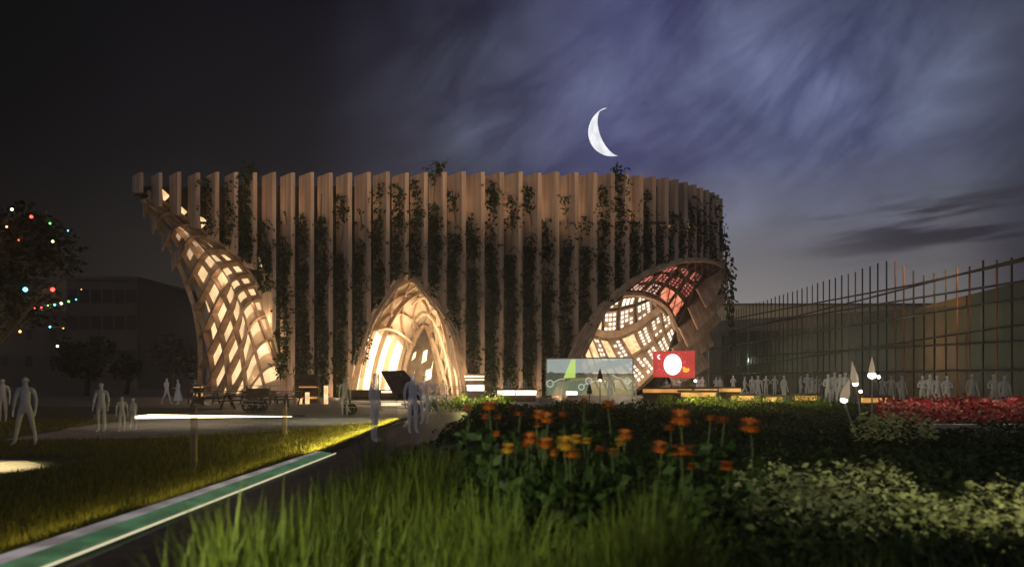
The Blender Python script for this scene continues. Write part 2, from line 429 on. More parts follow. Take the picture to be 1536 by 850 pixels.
# hanging fin tips along the overhang: each is a board below the outer edge
for i, u in enumerate([.05, .13, .22, .325]):
    p = FL(u+.005, 0)+Vector((-.25, 0, -.25)); q = FL(u-.03, .30)
    mb = MB()
    a = p+Vector((-.12, 0, -.35)); b = Vector((p.x-.2, p.y+.1, p.z+1.0)); c = q+Vector((0, .1, .1))
    wv = Vector((.02, .28, 0))
    mb.hexa([a, q, q+wv, a+wv, b, c, c+wv, b+wv]); mb.build('edge_fin', 'fin', pav)
# small lit triangles between the first fins
for px_, py_ in ((247, 292), (273, 316), (304, 331), (392, 395)):
    mb = MB(); z = 56.4; mb.tri(P(px_-4, py_-9, z), P(px_+8, py_+2, z), P(px_-2, py_+12, z))
    mb.tri(P(px_-4, py_-9, z+.1), P(px_-2, py_+12, z+.1), P(px_+8, py_+2, z+.1)); mb.build('window', 'cell_cream', pav)

# ---- centre vault
O_ = crv([(528, 597, 55.2), (535, 560, 55.2), (550, 500, 55.2), (574, 457, 55.3), (601, 419, 55.4), (613, 409, 55.5), (631, 426, 55.4), (655, 453, 55.3), (677, 492, 55.2), (689, 545, 55.2), (699, 597, 55.2)])
Mid = crv([(556, 597, 58.5), (562, 552, 58.5), (576, 505, 58.5), (594, 468, 58.5), (614, 446, 58.5), (634, 438, 58.5), (650, 450, 58.5), (664, 480, 58.5), (674, 520, 58.5), (680, 558, 58.5), (684, 597, 58.5)])
I_ = crv([(600, 597, 64), (606, 560, 64), (613, 530, 64), (622, 508, 64), (631, 493, 64), (637, 489, 64), (643, 496, 64), (649, 515, 64), (656, 545, 64), (661, 570, 64), (666, 597, 64)])
FC = patch([O_, Mid, I_])
mb = MB(); sheet(mb, FC, 40, 14, off=-.35, th=.12); mb.build('vault_lining', 'cream', pav)
for i in range(-3, 10):                        # ribs leaning right over the crown
    pts = []
    for j in range(25):
        v = j/24; u = .06+i*.105+.30*v+.05*math.sin(math.pi*v)
        if max(.02, .27-.0*v) <= u <= 1: pts.append((u, v))
    if len(pts) > 4:
        mb = MB(); ribbon(mb, FC, pts, .10, .30, -.3); mb.build('vault_rib', 'wood' if i < 3 else 'cream', pav)
for v0 in (.0, .19, .40, .62, .84):            # broad pale ribbons sweeping from the crown to the right foot
    pts = []; ws = []
    for j in range(29):
        t = j/28; v = v0+.24*(1-t)**1.4
        if v <= 1: pts.append((.46+.54*t, v)); ws.append(.10+.62*t**.6)
    mb = MB(); ribbon(mb, FC, pts, ws, .16, -.24+.16*v0); mb.build('vault_ribbon', 'cream', pav)
for i in range(5, 9):
    pts = []
    for j in range(25):
        v = j/24; u = i*.092-.24*v
        if .30 <= u <= 1: pts.append((u, v))
    if len(pts) > 4:
        mb = MB(); ribbon(mb, FC, pts, .10, .22, -.22); mb.build('vault_rib', 'wood', pav)
mb = MB(); ribbon(mb, FC, [(.24+.12*j/20, j/20) for j in range(21)], .16, .6, -.3); mb.build('vault_rib', 'cream', pav)
for v, w in ((0, .28), (.5, .14), (1, .25)):
    mb = MB(); ribbon(mb, FC, [(i/40, v) for i in range(41)], w, .35, -.15); mb.build('edge_beam', 'wood', pav)
for i, (v0, v1) in enumerate(((.10, .20), (.36, .50), (.60, .68), (.78, .90))):    # slit windows of the left flank
    mb = MB(); sheet(mb, FC, 8, 2, off=-.2, th=.05, u0=.02, u1=.225+.10*v0, v0=v0, v1=v1); mb.build('slit_window', 'win_warm', pav)
mb = MB(); sheet(mb, FC, 8, 2, off=-.22, th=.05, u0=.08, u1=.29, v0=.24, v1=.34); mb.build('slit_window', 'win_amber', pav)
# fan of thin boards over the left and right feet of the arch
for k in range(3):
    a = crv([(520+k*5, 597, 54.7-k*.05), (538+k*3, 540, 54.7), (562+k*4, 470+k*2, 54.9), (606, 412+k*3, 55.1)])
    mb = MB(); mb.tube([a(t/14) for t in range(15)], .055, 5); mb.build('edge_rib', 'wood', pav)
    a = crv([(706-k*3, 597, 54.7-k*.05), (697-k*3, 545, 54.7), (676-k*4, 480+k*2, 54.9), (618, 412+k*3, 55.1)])
    mb = MB(); mb.tube([a(t/14) for t in range(15)], .055, 5); mb.build('edge_rib', 'wood', pav)
# inner hall seen through the arch: dark room with bits of furniture and lit panes
mb = MB(); mb.box(P(590, 0, 70).x, P(690, 0, 70).x, 71, 71.2, 0, 6.5); mb.build('inner_wall', 'wood', pav)
for x0, y0, x1, y1 in ((617, 527, 624, 541), (632, 524, 641, 545), (636, 552, 648, 572), (618, 556, 622, 572), (646, 540, 650, 556), (626, 575, 630, 585)):
    A = P(x0, y1, 69.5); B = P(x1, y0, 69.5); mb = MB()
    mb.hexa([Vector((A.x, 69.5, A.z)), Vector((B.x-.1, 69.5, A.z+.3)), Vector((B.x-.1, 69.6, A.z+.3)), Vector((A.x, 69.6, A.z)), Vector((A.x+.2, 69.5, B.z-.2)), Vector((B.x, 69.5, B.z)), Vector((B.x, 69.6, B.z)), Vector((A.x+.2, 69.6, B.z-.2))]); mb.build('inner_window', 'win_warm', pav)

# ---- right vault
C0 = crv([(836, 597, 54.9), (846, 558, 54.9), (866, 510, 55), (885, 480, 55), (915, 445, 55.2), (958, 413, 55.8), (1008, 393, 57), (1040, 389, 58.5), (1066, 391, 60.5), (1086, 402, 63)])
C1 = crv([(850, 597, 56.5), (858, 550, 56.5), (872, 512, 56.7), (886, 483, 57), (908, 453, 57.2), (948, 428, 57.8), (992, 408, 59), (1024, 409, 60.5), (1048, 420, 62), (1066, 436, 64)])
C2 = crv([(860, 585, 59), (862, 545, 59), (868, 515, 59.2), (882, 480, 59.5), (905, 450, 60), (939, 440, 60.8), (973, 445, 61.6), (999, 462, 62.4), (1012, 488, 63), (1020, 511, 63.4)])
FA = patch([C0, C1, C2])
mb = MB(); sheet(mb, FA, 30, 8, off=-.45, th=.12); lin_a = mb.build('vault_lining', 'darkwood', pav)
for i in range(-6, 22):
    pts = []
    for j in range(13):
        v = j/12; u = i*.05+.22*v
        if 0 <= u <= 1: pts.append((u, v))
    if len(pts) > 3:
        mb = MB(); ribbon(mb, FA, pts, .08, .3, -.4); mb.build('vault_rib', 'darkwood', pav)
for i in range(2, 24):
    pts = []
    for j in range(13):
        v = j/12; u = i*.05-.16*v
        if 0 <= u <= 1: pts.append((u, v))
    if len(pts) > 3:
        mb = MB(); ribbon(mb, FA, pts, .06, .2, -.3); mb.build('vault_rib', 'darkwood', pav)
for v, w in ((0, .2), (1, .28)):
    mb = MB(); ribbon(mb, FA, [(i/40, v) for i in range(41)], w, .35, -.1); mb.build('edge_beam', 'wood', pav)
for k in range(6):
    a = crv([(828+k*4, 600, 54.6), (844+k*4.5, 556, 54.6), (868+k*4.5, 508-k*1, 54.8), (896+k*4, 462-k, 55.2), (946+k*4, 420-k, 55.9), (1000+k*6, 402-k*2.5, 57.5)])
    mb = MB(); mb.tube([a(t/18) for t in range(19)], .09, 5); mb.build('edge_rib', 'wood', pav)
def cell_grid(F_, us, vs, matfn, sub=(3, 3), off=-.30, nm='lit_panel', par=None, fill=.62):
    for i in range(len(us)-1):
        for j in range(len(vs)-1):
            mk = matfn(i, j)
            if mk is None: continue
            mode, mname = mk
            mb = MB(); u0, u1, v0, v1 = us[i], us[i+1], vs[j], vs[j+1]; g = .12
            u0, u1 = u0+(u1-u0)*g, u1-(u1-u0)*g; v0, v1 = v0+(v1-v0)*g, v1-(v1-v0)*g
            if mode == 'full': sheet(mb, F_, 3, 3, off=off, th=.05, u0=u0, u1=u1, v0=v0, v1=v1)
            else:
                su, sv = mode
                for a in range(su):
                    for b in range(sv):
                        if su*sv > 8 and R.random() < .08: continue
                        du = (u1-u0)/su; dvv = (v1-v0)/sv; m1 = (1-fill)/2
                        sheet(mb, F_, 1, 1, off=off, th=.04, u0=u0+du*(a+m1), u1=u0+du*(a+1-m1), v0=v0+dvv*(b+m1), v1=v0+dvv*(b+1-m1))
            if mb.f: mb.build(nm, mname, par or pav)
# red cells in the upper right of the dark band
cell_grid(FA, [.50, .58, .66, .74, .82, .90], [.40, .58, .77, .97],
          lambda i, j: ('full', 'cell_rose') if (i, j) in ((3, 2), (4, 2)) else ((3, 4), 'cell_pink' if j == 2 and i < 3 else 'cell_red') if j > 0 or i > 1 else None, off=-.12, fill=.5, par=lin_a)
# ceiling bowl (between arch A and the sagging rib B)
C3 = crv([(862, 545, 60), (864, 520, 61), (872, 505, 62), (888, 497, 64), (908, 503, 66), (930, 501, 67), (958, 488, 67.5), (982, 470, 67), (1002, 459, 65), (1015, 470, 64)])
def C2b(u): return C2(.26+.60*u)
def C3b(u): return C3(.10+.86*u)
def mid_b(u): return (C2b(u)+C3b(u))/2+Vector((0, 1.2, .8))
FB = patch([C2b, mid_b, C3b])
mb = MB(); sheet(mb, FB, 26, 10, off=-.35, th=.12); lin_b = mb.build('vault_lining', 'wood', pav)
ub = [0.02, .15, .28, .41, .54, .67, .80, .93]
vb = [.02, .26, .58, .98]
for u in ub:
    mb = MB(); ribbon(mb, FB, [(u, j/10) for j in range(11)], .13, .22, -.3); mb.build('vault_rib', 'darkwood', pav)
for v in vb[:-1]:
    mb = MB(); ribbon(mb, FB, [(j/24, v) for j in range(25)], .12, .22, -.3); mb.build('vault_rib', 'darkwood', pav)
mb = MB(); ribbon(mb, FB, [(j/24, .985) for j in range(25)], .6, .3, -.2); mb.build('edge_beam', 'wood', pav)
cell_grid(FB, ub, vb, lambda i, j: ('full', 'cell_cream') if (i, j) in ((0, 2), (1, 2), (2, 2)) else ((3, 3 if j == 0 else 4), 'cell_white'), off=-.2, fill=.56, par=lin_b)
# window wall (below rib B)
C4 = crv([(898, 600, 60), (915, 600, 61), (935, 596, 62), (955, 582, 62.5), (972, 566, 62.5), (986, 552, 62.5), (1000, 538, 62.8), (1010, 525, 63), (1016, 516, 63.2), (1021, 508, 63.4)])
def C3c(u): return C3(.10+.84*u)
def mid_c(u): return (C3c(u)+C4(u))/2+Vector((0, .9, 0))
FW = patch([C3c, mid_c, C4])
mb = MB(); sheet(mb, FW, 26, 10, off=-.35, th=.12); lin_w = mb.build('vault_lining', 'wood', pav)
uw = [.0, .09, .18, .27, .36, .46, .56, .66, .76, .86, .97]
for u in uw:
    mb = MB(); ribbon(mb, FW, [(u, j/10) for j in range(11)], .10, .18, -.3); mb.build('vault_rib', 'wood', pav)
for v in (.5, .99):
    mb = MB(); ribbon(mb, FW, [(j/24, v) for j in range(25)], .12, .2, -.3); mb.build('vault_rib', 'wood', pav)
def wfn(i, j):
    if i == 0: return ('full', 'cell_rose')
    if j == 0 and i in (1, 2, 4, 6): return ('full', 'cell_cream')
    if j == 1 and i in (1, 2, 3, 4): return ('full', 'cell_cream')
    return ((2, 5), 'cell_white')
cell_grid(FW, uw, [.03, .5, .98], wfn, off=-.2, fill=.5, par=lin_w)
# broad louvre boards at the right-hand end
RA = crv([(1052, 436, 62), (1046, 456, 62), (1036, 478, 62.2), (1024, 500, 62.5), (1014, 530, 62.6), (1004, 560, 62.4), (990, 600, 62)])
RB = crv([(1088, 402, 63.8), (1083, 428, 64.2), (1074, 455, 64.8), (1067, 482, 65.2), (1058, 512, 65.8), (1052, 550, 66), (1050, 600, 66)])
FR = patch([RA, RB])
mb = MB(); sheet(mb, FR, 14, 5, off=-.7, th=.15); mb.build('end_wall', 'backwall', pav)
for u in (.02, .2, .38, .56, .74, .92):
    mb = MB(); pts = [(max(0, min(1, u+.05-.10*t/8)), t/8) for t in range(9)]
    ps = [FR(*q) for q in pts]; base = 0
    for q, p in zip(pts, ps):
        n = nrm(FR, *q)
        up = Vector((0, 0, 1))
        a = p+n*.55-up*.65; b = p-n*.35+up*.75
        mb.v += [a, a+n*.18, b+n*.18, b]
    for i in range(len(ps)-1):
        for j in range(4): x = i*4+j; y = i*4+(j+1) % 4; mb.f.append((x, y, y+4, x+4)); mb.mi.append(0)
    e = (len(ps)-1)*4; mb.f += [(3, 2, 1, 0), (e, e+1, e+2, e+3)]; mb.mi += [0, 0]
    mb.build('louvre_board', 'fin', pav)
# lit counter beside the centre arch
ct = empty('service_counter', P(716, 597, 52.5), 'low brightly lit counter with two glowing shelves right of the centre arch', 'counter')
for py, t, m in ((563, .12, 'win_warm'), (568, .10, 'win_warm'), (577, .42, 'cell_white')):
    a = P(696+(py-560)*.2, py, 52.5); b = P(726, py, 52.5); mb = MB(); mb.box(a.x, b.x, 52.5, 52.9, a.z-t, a.z); mb.build('lit_shelf', m, ct)
a = P(698, 560, 52.9); b = P(727, 596, 52.9); mb = MB(); mb.box(a.x, b.x, 52.92, 53.4, 0, a.z); mb.build('back_panel', 'darkwood', ct)

# ------------------------------------------------------------------ foliage helpers
def leaf(mb, c, s, rnd=R, k=0, droop=0):
    a = rnd.uniform(0, 6.283); t = rnd.uniform(-1, 1)
    d = Vector((math.cos(a), math.sin(a), t-droop)).normalized(); u = d.cross(Vector((rnd.uniform(-1, 1), rnd.uniform(-1, 1), rnd.uniform(-.3, 1)))).normalized()
    mb.quad(c, c+d*s*.55+u*s*.32, c+d*s*1.15, c+d*s*.5-u*s*.32, k)
def blob_leaves(mb, c, r, n, s, k=0, rnd=R, top=False):
    for _ in range(n):
        v = Vector((rnd.gauss(0, 1), rnd.gauss(0, 1), rnd.gauss(0, 1))).normalized()
        q = rnd.random()**.4
        p = Vector(c)+Vector((v.x*r[0]*q, v.y*r[1]*q, (abs(v.z) if top else v.z)*r[2]*q)); leaf(mb, p, s*rnd.uniform(.6, 1.3), rnd, k)
# vines in the gaps
dens = {}
for i in range(3, len(fin_px)-1):
    (p0, d0), (p1, d1) = fin_px[i], fin_px[i+1]
    pc = (p0+p1)/2-3; d = (d0+d1)/2
    zb = bot_z(pc, d)+.2; zt = TOPZ-.3
    sparse = R.random()
    ht = zt-R.uniform(0, 3.5)*(1 if sparse > .3 else .2)
    if i in (5, 15, 25): ht = TOPZ+.9
    full = .45 if (430 < pc < 520 or 690 < pc < 850 or 320 < pc < 420) else .28
    if i < 5: full = .12
    if pc > 1000: full = .3
    n = int((ht-zb)*230*full*(1.6 if pc < 1000 else .9))
    mb = MB(); x = P(pc, 0, d).x; w = .5 if pc < 1000 else .22
    ph = R.uniform(0, 6); last = None
    for _ in range(n):
        z = R.uniform(zb, ht); t = (z-zb)/max(1, ht-zb)
        keep = .45+.5*math.sin(z*1.3+ph)*math.sin(z*.37+ph*2)+(.45 if t < .7 else -.2)
        if R.random() > keep: continue
        xx = x+math.sin(z*.9+ph)*.18+R.gauss(0, w*.55)
        yy = d+R.uniform(-.12, .6)
        leaf(mb, Vector((xx, yy, z)), R.uniform(.18, .40), R, 0, .8)
    if full > .1:
        for _ in range(4):      # stray shoots arching over the boards
            z0 = R.uniform(zb+1, ht); sx = R.choice((-1, 1))
            for q in range(9):
                leaf(mb, Vector((x+sx*q*.09, d-.1-.03*q, z0+.35*math.sin(q*.4)-.05*q*q*.15)), .26, R, 0, 1)
    st = [Vector((x+math.sin(z*.9+ph)*.18, d+.5, z)) for z in [zb-.2+(ht-zb+.2)*k/12 for k in range(13)]]
    mb.tube(st, .03, 4)
    o = mb.build('climbing_plant', 'vine', origin=(x, d, zb))
    tag(o, 'dark leafy climber filling the %s gap between pavilion fins counted from the left' % ordn(i), 'climbing plant', 'climbing plants between the pavilion fins')
mb = MB()
for k in range(5):
    x0 = P(1087+k*1.0, 0, 61).x; z = P(0, 345+k*20, 61).z; x = x0; zs = z
    for q in range(26):
        x += R.uniform(-.06, .09)+(.05 if q < 6 else -.03); z -= .2
        leaf(mb, Vector((x, 61+R.uniform(-.3, .3), z)), R.uniform(.3, .5), R, 0, 1.2)
        if q % 3 == 0: leaf(mb, Vector((x+.2, 61, z)), .4, R, 0, 1.5)
    mb.tube([Vector((x0, 61, zs+.3)), Vector((x, 61, z))], .03, 4)
tag(mb.build('hanging_plant', 'vine', origin=P(1087, 345, 61)), 'long trailing vine hanging off the right-hand end of the pavilion against the sky', 'hanging plant')

# ------------------------------------------------------------------ lawn and grasses (stuff)
def blade(mb, x, y, z, h, w, lean, a, seg=2):
    d = Vector((math.cos(a), math.sin(a), 0)); s = Vector((-d.y, d.x, 0))*w/2
    pts = []
    for i in range(seg+1):
        t = i/seg; c = Vector((x, y, z))+d*lean*t*t+Vector((0, 0, h*t*(1-.25*t*lean/h if h else 1)))
        pts.append((c-s*(1-t), c+s*(1-t)))
    n = len(mb.v)
    for p, q in pts: mb.v += [p, q]
    for i in range(seg): mb.f.append((n+2*i, n+2*i+1, n+2*i+3, n+2*i+2)); mb.mi.append(0)
def in_lawn(x, y):
    edge = interp([(3, -4.62), (15, -4.05), (27.5, -3.95)], y)
    if x > edge: return False
    if y > 18 and x > interp([(18.6, -9.6), (22, -6.6), (25.5, -4.7), (27, -4.5)], y)-.0: pass
    return True
mb = MB()
def lp(x, y):    # inside the pale path?
    return (y > 18.6 and x > -13.8 and ((y-18.6) > .0) and x < interp([(18.6, -12.4), (19.3, -9.2), (22, -6.5), (25.5, -4.6), (31, -4.2)], y))
for _ in range(90000):
    y = 5+22*R.random()**1.3; edge = interp([(3, -4.62), (15, -4.05), (27.5, -3.95)], y)
    x = edge-R.random()**1.7*min(16, y*.75+1)
    if lp(x, y) or (11.6 < y < 14.8 and x < -8.3): continue
    sc = .5+.05*y
    blade(mb, x, y, 0, R.uniform(.06, .15), .009*sc*1.5, R.uniform(0, .08), R.uniform(0, 6.28), 1)
tag(mb.build('lawn_grass', 'grass'), 'short lawn grass glowing yellow green along the lit path edge', 'grass', kind='stuff')
mb = MB()
for _ in range(19000):
    x = -1.95+R.random()**1.2*5.6; y = R.uniform(3.6, 10.5 if x < -.5 else max(4.6, 5.6-.9*x))
    cl = math.sin(x*3.1+y*1.7)+math.sin(x*1.3-y*2.9+1)
    if R.random() > .55+.25*cl: continue
    h = R.uniform(.4, .8)*(1 if x < 1 else .8)*(1.0+.35*max(0, math.sin(x*2.7+y*1.3)+math.sin(x*5.1-y*.7))/1.5)
    blade(mb, x, y, 0, h, R.uniform(.018, .042), R.uniform(.05, .5), R.uniform(0, 6.28), 4)
tag(mb.build('tall_grass', 'tall', smooth=True), 'tall arching green ornamental grass filling the near garden bed', 'tall grass', kind='stuff')

# mixed dark garden planting (stuff) with uneven heights
mb = MB()
ps = [(1150, 706, 7.6, 'leftmost beside the orange flowers'), (1215, 716, 7.2, 'second from the left in its drift'), (1300, 700, 8.2, 'upper one at the middle of its drift'), (1170, 740, 6.6, 'lower left of its drift'),
      (1255, 752, 6.4, 'lower middle of its drift'), (1345, 740, 6.6, 'near the dark gap at right'), (1420, 762, 6.2, 'low at the right of its drift'), (1510, 735, 6.6, 'rightmost at the picture edge'), (1500, 770, 6.1, 'lowest right corner of its drift'), (1340, 625, 14.5, 'small and far, beneath the red flowers')]
PSC = [(P(a, b, c), c) for a, b, c, _ in ps]
def bed_h(x, y): return .55+.18*math.sin(x*1.7+.3*y)+.14*math.sin(y*1.1-x*.6)+.1*math.sin(x*4.1+y*3.3)
n = 0
while n < 100000:
    y = 4.8+28.7*R.random()**1.75; x = R.uniform(-1.6, min(30, .72*y+2))
    if y < 9 and x < -.55+max(0, (5.6-y))*.9: continue
    if y < 6.8 and x > 3.6 and R.random() < .5: continue
    if any((x-q.x)**2+(y-dq)**2 < .32 and R.random() < .93 for q, dq in PSC): n += 1; continue
    h = bed_h(x, y)*(1.0 if y > 12 else 1.25 if y > 6.5 else 1.0)
    if 4.8 < y < 11.5: h = max(h, .90+.13*math.sin(x*3.7+y)+.08*math.sin(y*5-x*2)+.02*y) if x < .27*y else h
    if y > 18.5 and x > 9.3+(y-19)*.47: n += 1; continue
    if y > 19 or (x > 5 and y > 12): h = min(h*.62, .52); z = h*R.random()**.45
    leaf(mb, Vector((x, y, max(.05, z))), R.uniform(.05, .11)*(.8+y*.03), R); n += 1
tag(mb.build('garden_planting', 'hedge'), 'dark dense leafy planting covering the garden bed before the pavilion', 'planting', kind='stuff')
# bright lit shrub row along the far side of the bed
sh = [(655, 33.5), (690, 33.2), (722, 33), (755, 33.2), (1000, 32), (1035, 31.6), (1070, 31.4), (1105, 31), (1140, 30.8), (1172, 30.6), (1200, 30.4), (1226, 30.2)]
sw = ['left of the group by the canopy cart', 'in front of the lit counter', 'before the foot of the centre arch', 'right of the lit counter, leftmost four complete', 'below the red screen', 'right of the red screen', 'third from the red screen', 'fourth from the red screen', 'near the lone standing figure', 'between two pale figures', 'beside the amber bench end', 'next to the large pale group']
for i, ((px_, d), w) in enumerate(zip(sh, sw)):
    mb = MB(); p = P(px_, 0, d); hh = .75
    blob_leaves(mb, (p.x, d, .35), (.62, .5, .45), 420, .11, top=False)
    for k in range(4): mb.tube([Vector((p.x, d, 0)), Vector((p.x+R.uniform(-.3, .3), d+R.uniform(-.2, .2), .5))], .012, 4)
    tag(mb.build('shrub', 'litleaf', origin=(p.x, d, 0)), 'rounded yellow green lit shrub, %s' % w if i != 3 else 'rounded yellow green lit shrub right of the lit counter', 'shrub', 'lit shrubs along the far edge of the garden')
# pale variegated shrubs at right
for px_, py_, d, w in ps:
    p = P(px_, py_, d); mb = MB(); rr = .36*(d/7)**.8
    for _ in range(640):
        a = R.uniform(0, 6.283); q = R.random()**.5
        c = Vector((p.x+math.cos(a)*q*rr*1.25, d+math.sin(a)*q*rr, p.z+R.uniform(-.34, .10)+.06*math.sin(a*3+q*9)-q*q*.16))
        s = R.uniform(.018, .050)*(d/7)**.5; b = R.uniform(0, 6.28)
        e1 = Vector((math.cos(b), math.sin(b), R.uniform(-.7, .7))).normalized()*s; e2 = Vector((-e1.y, e1.x, R.uniform(-.9, .9)*s))
        mb.quad(c-e1, c-e2*.6, c+e1, c+e2*.6, 0)
    for _ in range(120):
        a = R.uniform(0, 6.283); q = R.random()**.5
        leaf(mb, Vector((p.x+math.cos(a)*q*rr*1.2, d+math.sin(a)*q*rr, R.uniform(.1, p.z-.1))), .1, R, 1)
    for k in range(5): mb.tube([Vector((p.x, d, 0)), Vector((p.x+R.uniform(-.3, .3), d+R.uniform(-.2, .2), p.z-.05))], .008, 4, 1)
    tag(mb.build('pale_shrub', ['pale', 'hedge'], origin=(p.x, d, 0)), 'pale yellow green variegated shrub, %s' % w, 'shrub', 'pale variegated shrubs in the right of the garden')
# red flower bed
mb = MB()
for _ in range(13000):
    y = R.uniform(19, 25); x = R.uniform(9.6+(y-19)*.47, 22)
    h = .76+.12*math.sin(x*2.1)*math.sin(y*2.3)+.05*math.sin(x*7)
    if R.random() < .8: leaf(mb, Vector((x, y, h*R.uniform(.55, 1.15))), R.uniform(.08, .16), R, 0 if R.random() < .72 else 1)
    else: leaf(mb, Vector((x, y, h*R.random())), .12, R, 2)
tag(mb.build('red_flower_bed', ['red', 'blush', 'hedge']), 'dense mass of red and blush flowers at the right of the garden', 'flowers', kind='stuff')
# low kerb of the flower bed
mb = MB(); mb.hexa([Vector(q) for q in ((9.0, 18.5, 0), (22, 18.5, 0), (22, 18.7, 0), (9.0, 18.7, 0), (9.0, 18.5, .42), (22, 18.5, .42), (22, 18.7, .42), (9.0, 18.7, .42))])
tag(mb.build('bed_kerb', 'rail'), 'low grey kerb in front of the red flower bed', 'kerb')

# orange flowers: stem, petal ring, centre
fl = [(701, 610, 7, .055, 0), (734, 607, 6.2, .085, 0), (728, 624, 7.5, .05, 0), (747, 624, 7.5, .05, 0), (778, 620, 7.2, .06, 0), (808, 620, 6.6, .07, 0), (820, 625, 6.4, .075, 0), (807, 636, 6.8, .06, 0),
      (844, 621, 7, .06, 0), (876, 600, 8, .05, 0), (913, 606, 6.8, .09, 0), (795, 656, 6, .075, 0), (788, 666, 6.3, .05, 0), (818, 663, 5.8, .08, 0), (848, 663, 5.6, .09, 1), (864, 657, 6.4, .07, 1), (880, 660, 6.8, .06, 1),
      (858, 678, 5.6, .08, 0), (830, 678, 6.2, .045, 0), (762, 671, 5.8, .07, 1), (921, 676, 6.2, .06, 1), (938, 650, 6.2, .08, 0), (930, 662, 6.5, .06, 1), (990, 669, 6, .08, 0), (1024, 674, 5.5, .11, 0), (1021, 624, 5.6, .10, 0),
      (1066, 626, 6.2, .06, 0), (1084, 629, 6.2, .07, 0), (1125, 636, 5.8, .10, 0), (1090, 697, 5.8, .07, 0), (1040, 698, 6, .06, 0), (1004, 641, 7, .07, 0), (745, 650, 6.5, .05, 0), (900, 672, 6, .05, 0)]
def fdesc(i, px_, py_, r, y):
    size = 'large' if r >= .085 else 'small' if r <= .055 else 'medium'
    return '%s %s round flower on a thin stem, %s from the left in the garden' % (size, 'yellow orange' if y else 'deep orange', ordn(i))
fl.sort()
for i, (px_, py_, d, r, yel) in enumerate(fl):
    p = P(px_, py_, d); r *= .9
    t = empty('orange_flower', (p.x, d, 0), fdesc(i, px_, py_, r/1.05, yel), 'flower', 'orange flowers in the middle of the garden')
    mb = MB(); bx = R.uniform(-.12, .12)
    mb.tube([Vector((p.x+bx*(1-k/6)**2+.02*math.sin(k*1.3+i), d, p.z*k/6)) for k in range(7)], .006, 5)
    mb.build('stem', 'stem', t)
    mb = MB()
    for k in range(85):
        zz = R.uniform(.05, max(.3, p.z-.16-r)); a = R.uniform(0, 6.283); q = R.uniform(.02, .24)*(1.15-.5*zz/p.z)
        leaf(mb, Vector((p.x+math.cos(a)*q, d+math.sin(a)*q, zz)), R.uniform(.06, .13), R, 0, -.5)
    mb.build('leaves', 'flowerleaf', t)
    mb = MB(); npet = 16; tilt = R.uniform(-.5, .5)
    for layer in range(3):
        for k in range(npet):
            a = 2*math.pi*(k+.5*layer)/npet
            d1 = Vector((math.cos(a), math.sin(a), (.35, -.1, -.45)[layer]+tilt*math.sin(a)*.6)); s = Vector((-math.sin(a), math.cos(a), 0))
            o = Vector((p.x, d, p.z))
            mb.quad(o+d1*r*.2-s*r*.06, o+d1*r*.7-s*r*.17, o+d1*r*1.05, o+d1*r*.7+s*r*.17)
    mb.build('petals', 'yellow' if yel else 'orange', t)
    mb = MB(); mb.sphere((p.x, d, p.z+r*.08), r*.34, r*.34, r*.24); mb.build('flower_centre', 'seed', t, smooth=True)
# black planter box near the path
pl = empty('planter_box', (-.9, 12.2, 0), 'low black planter box beside the path behind the tall grass', 'planter')
mb = MB(); mb.box(-1.95, .7, 12.0, 13.4, 0, .35); mb.build('box', 'black', pl)
mb = MB(); mb.box(-2.0, .75, 11.95, 13.45, .351, .39); mb.build('rim', 'bark', pl)

# ------------------------------------------------------------------ glowing kerb strip
ks = empty('glowing_kerb', (-4.1, 10, 0), 'long low kerb with green glowing face and white edge along the lawn', 'kerb')
def strip(xa0, xb0, xa1, xb1, y0, y1, z0a, z0b, th=.05):
    mb = MB(); n = 16
    for i in range(n):
        t0, t1 = i/n, (i+1)/n; Y0 = y0+(y1-y0)*t0; Y1 = y0+(y1-y0)*t1
        A0 = xa0+(xa1-xa0)*t0; A1 = xa0+(xa1-xa0)*t1; B0 = xb0+(xb1-xb0)*t0; B1 = xb0+(xb1-xb0)*t1
        mb.hexa([Vector((A0, Y0, z0a-th)), Vector((B0, Y0, z0b-th)), Vector((B1, Y1, z0b-th)), Vector((A1, Y1, z0a-th)), Vector((A0, Y0, z0a)), Vector((B0, Y0, z0b)), Vector((B1, Y1, z0b)), Vector((A1, Y1, z0a))])
    return mb
strip(-4.60, -4.33, -4.02, -3.87, 3, 15.0, .10, .10, .1).build('white_edge', 'white_edge', ks)
strip(-4.33, -4.06, -3.87, -3.69, 3, 15.0, .098, .07, .06).build('green_face', 'green', ks)
strip(-4.05, -4.03, -3.68, -3.67, 3, 15.3, .045, .045, .02).build('led_line', 'cream_line', ks)
strip(-4.05, -3.97, -4.0, -3.92, 15.05, 30, .05, .05, .05).build('dark_edging', 'black', ks)

# glowing light line on the pale path and small ground spots
ll = empty('ground_light', (-12, 28.6, 0), 'long bright warm light line lying on the pale path', 'light')
mb = MB(); mb.hexa([Vector(q) for q in ((-14.4, 28.0, .01), (-8.8, 29.27, .01), (-8.8, 29.35, .01), (-14.4, 29.2, .01), (-14.4, 28.0, .11), (-8.8, 29.27, .02), (-8.8, 29.35, .02), (-14.4, 29.2, .11))]); mb.build('diffuser', 'led_white', ll)
mb = MB(); mb.box(-14.8, -8.3, 29.36, 29.45, .01, .08); mb.build('housing', 'steel', ll)

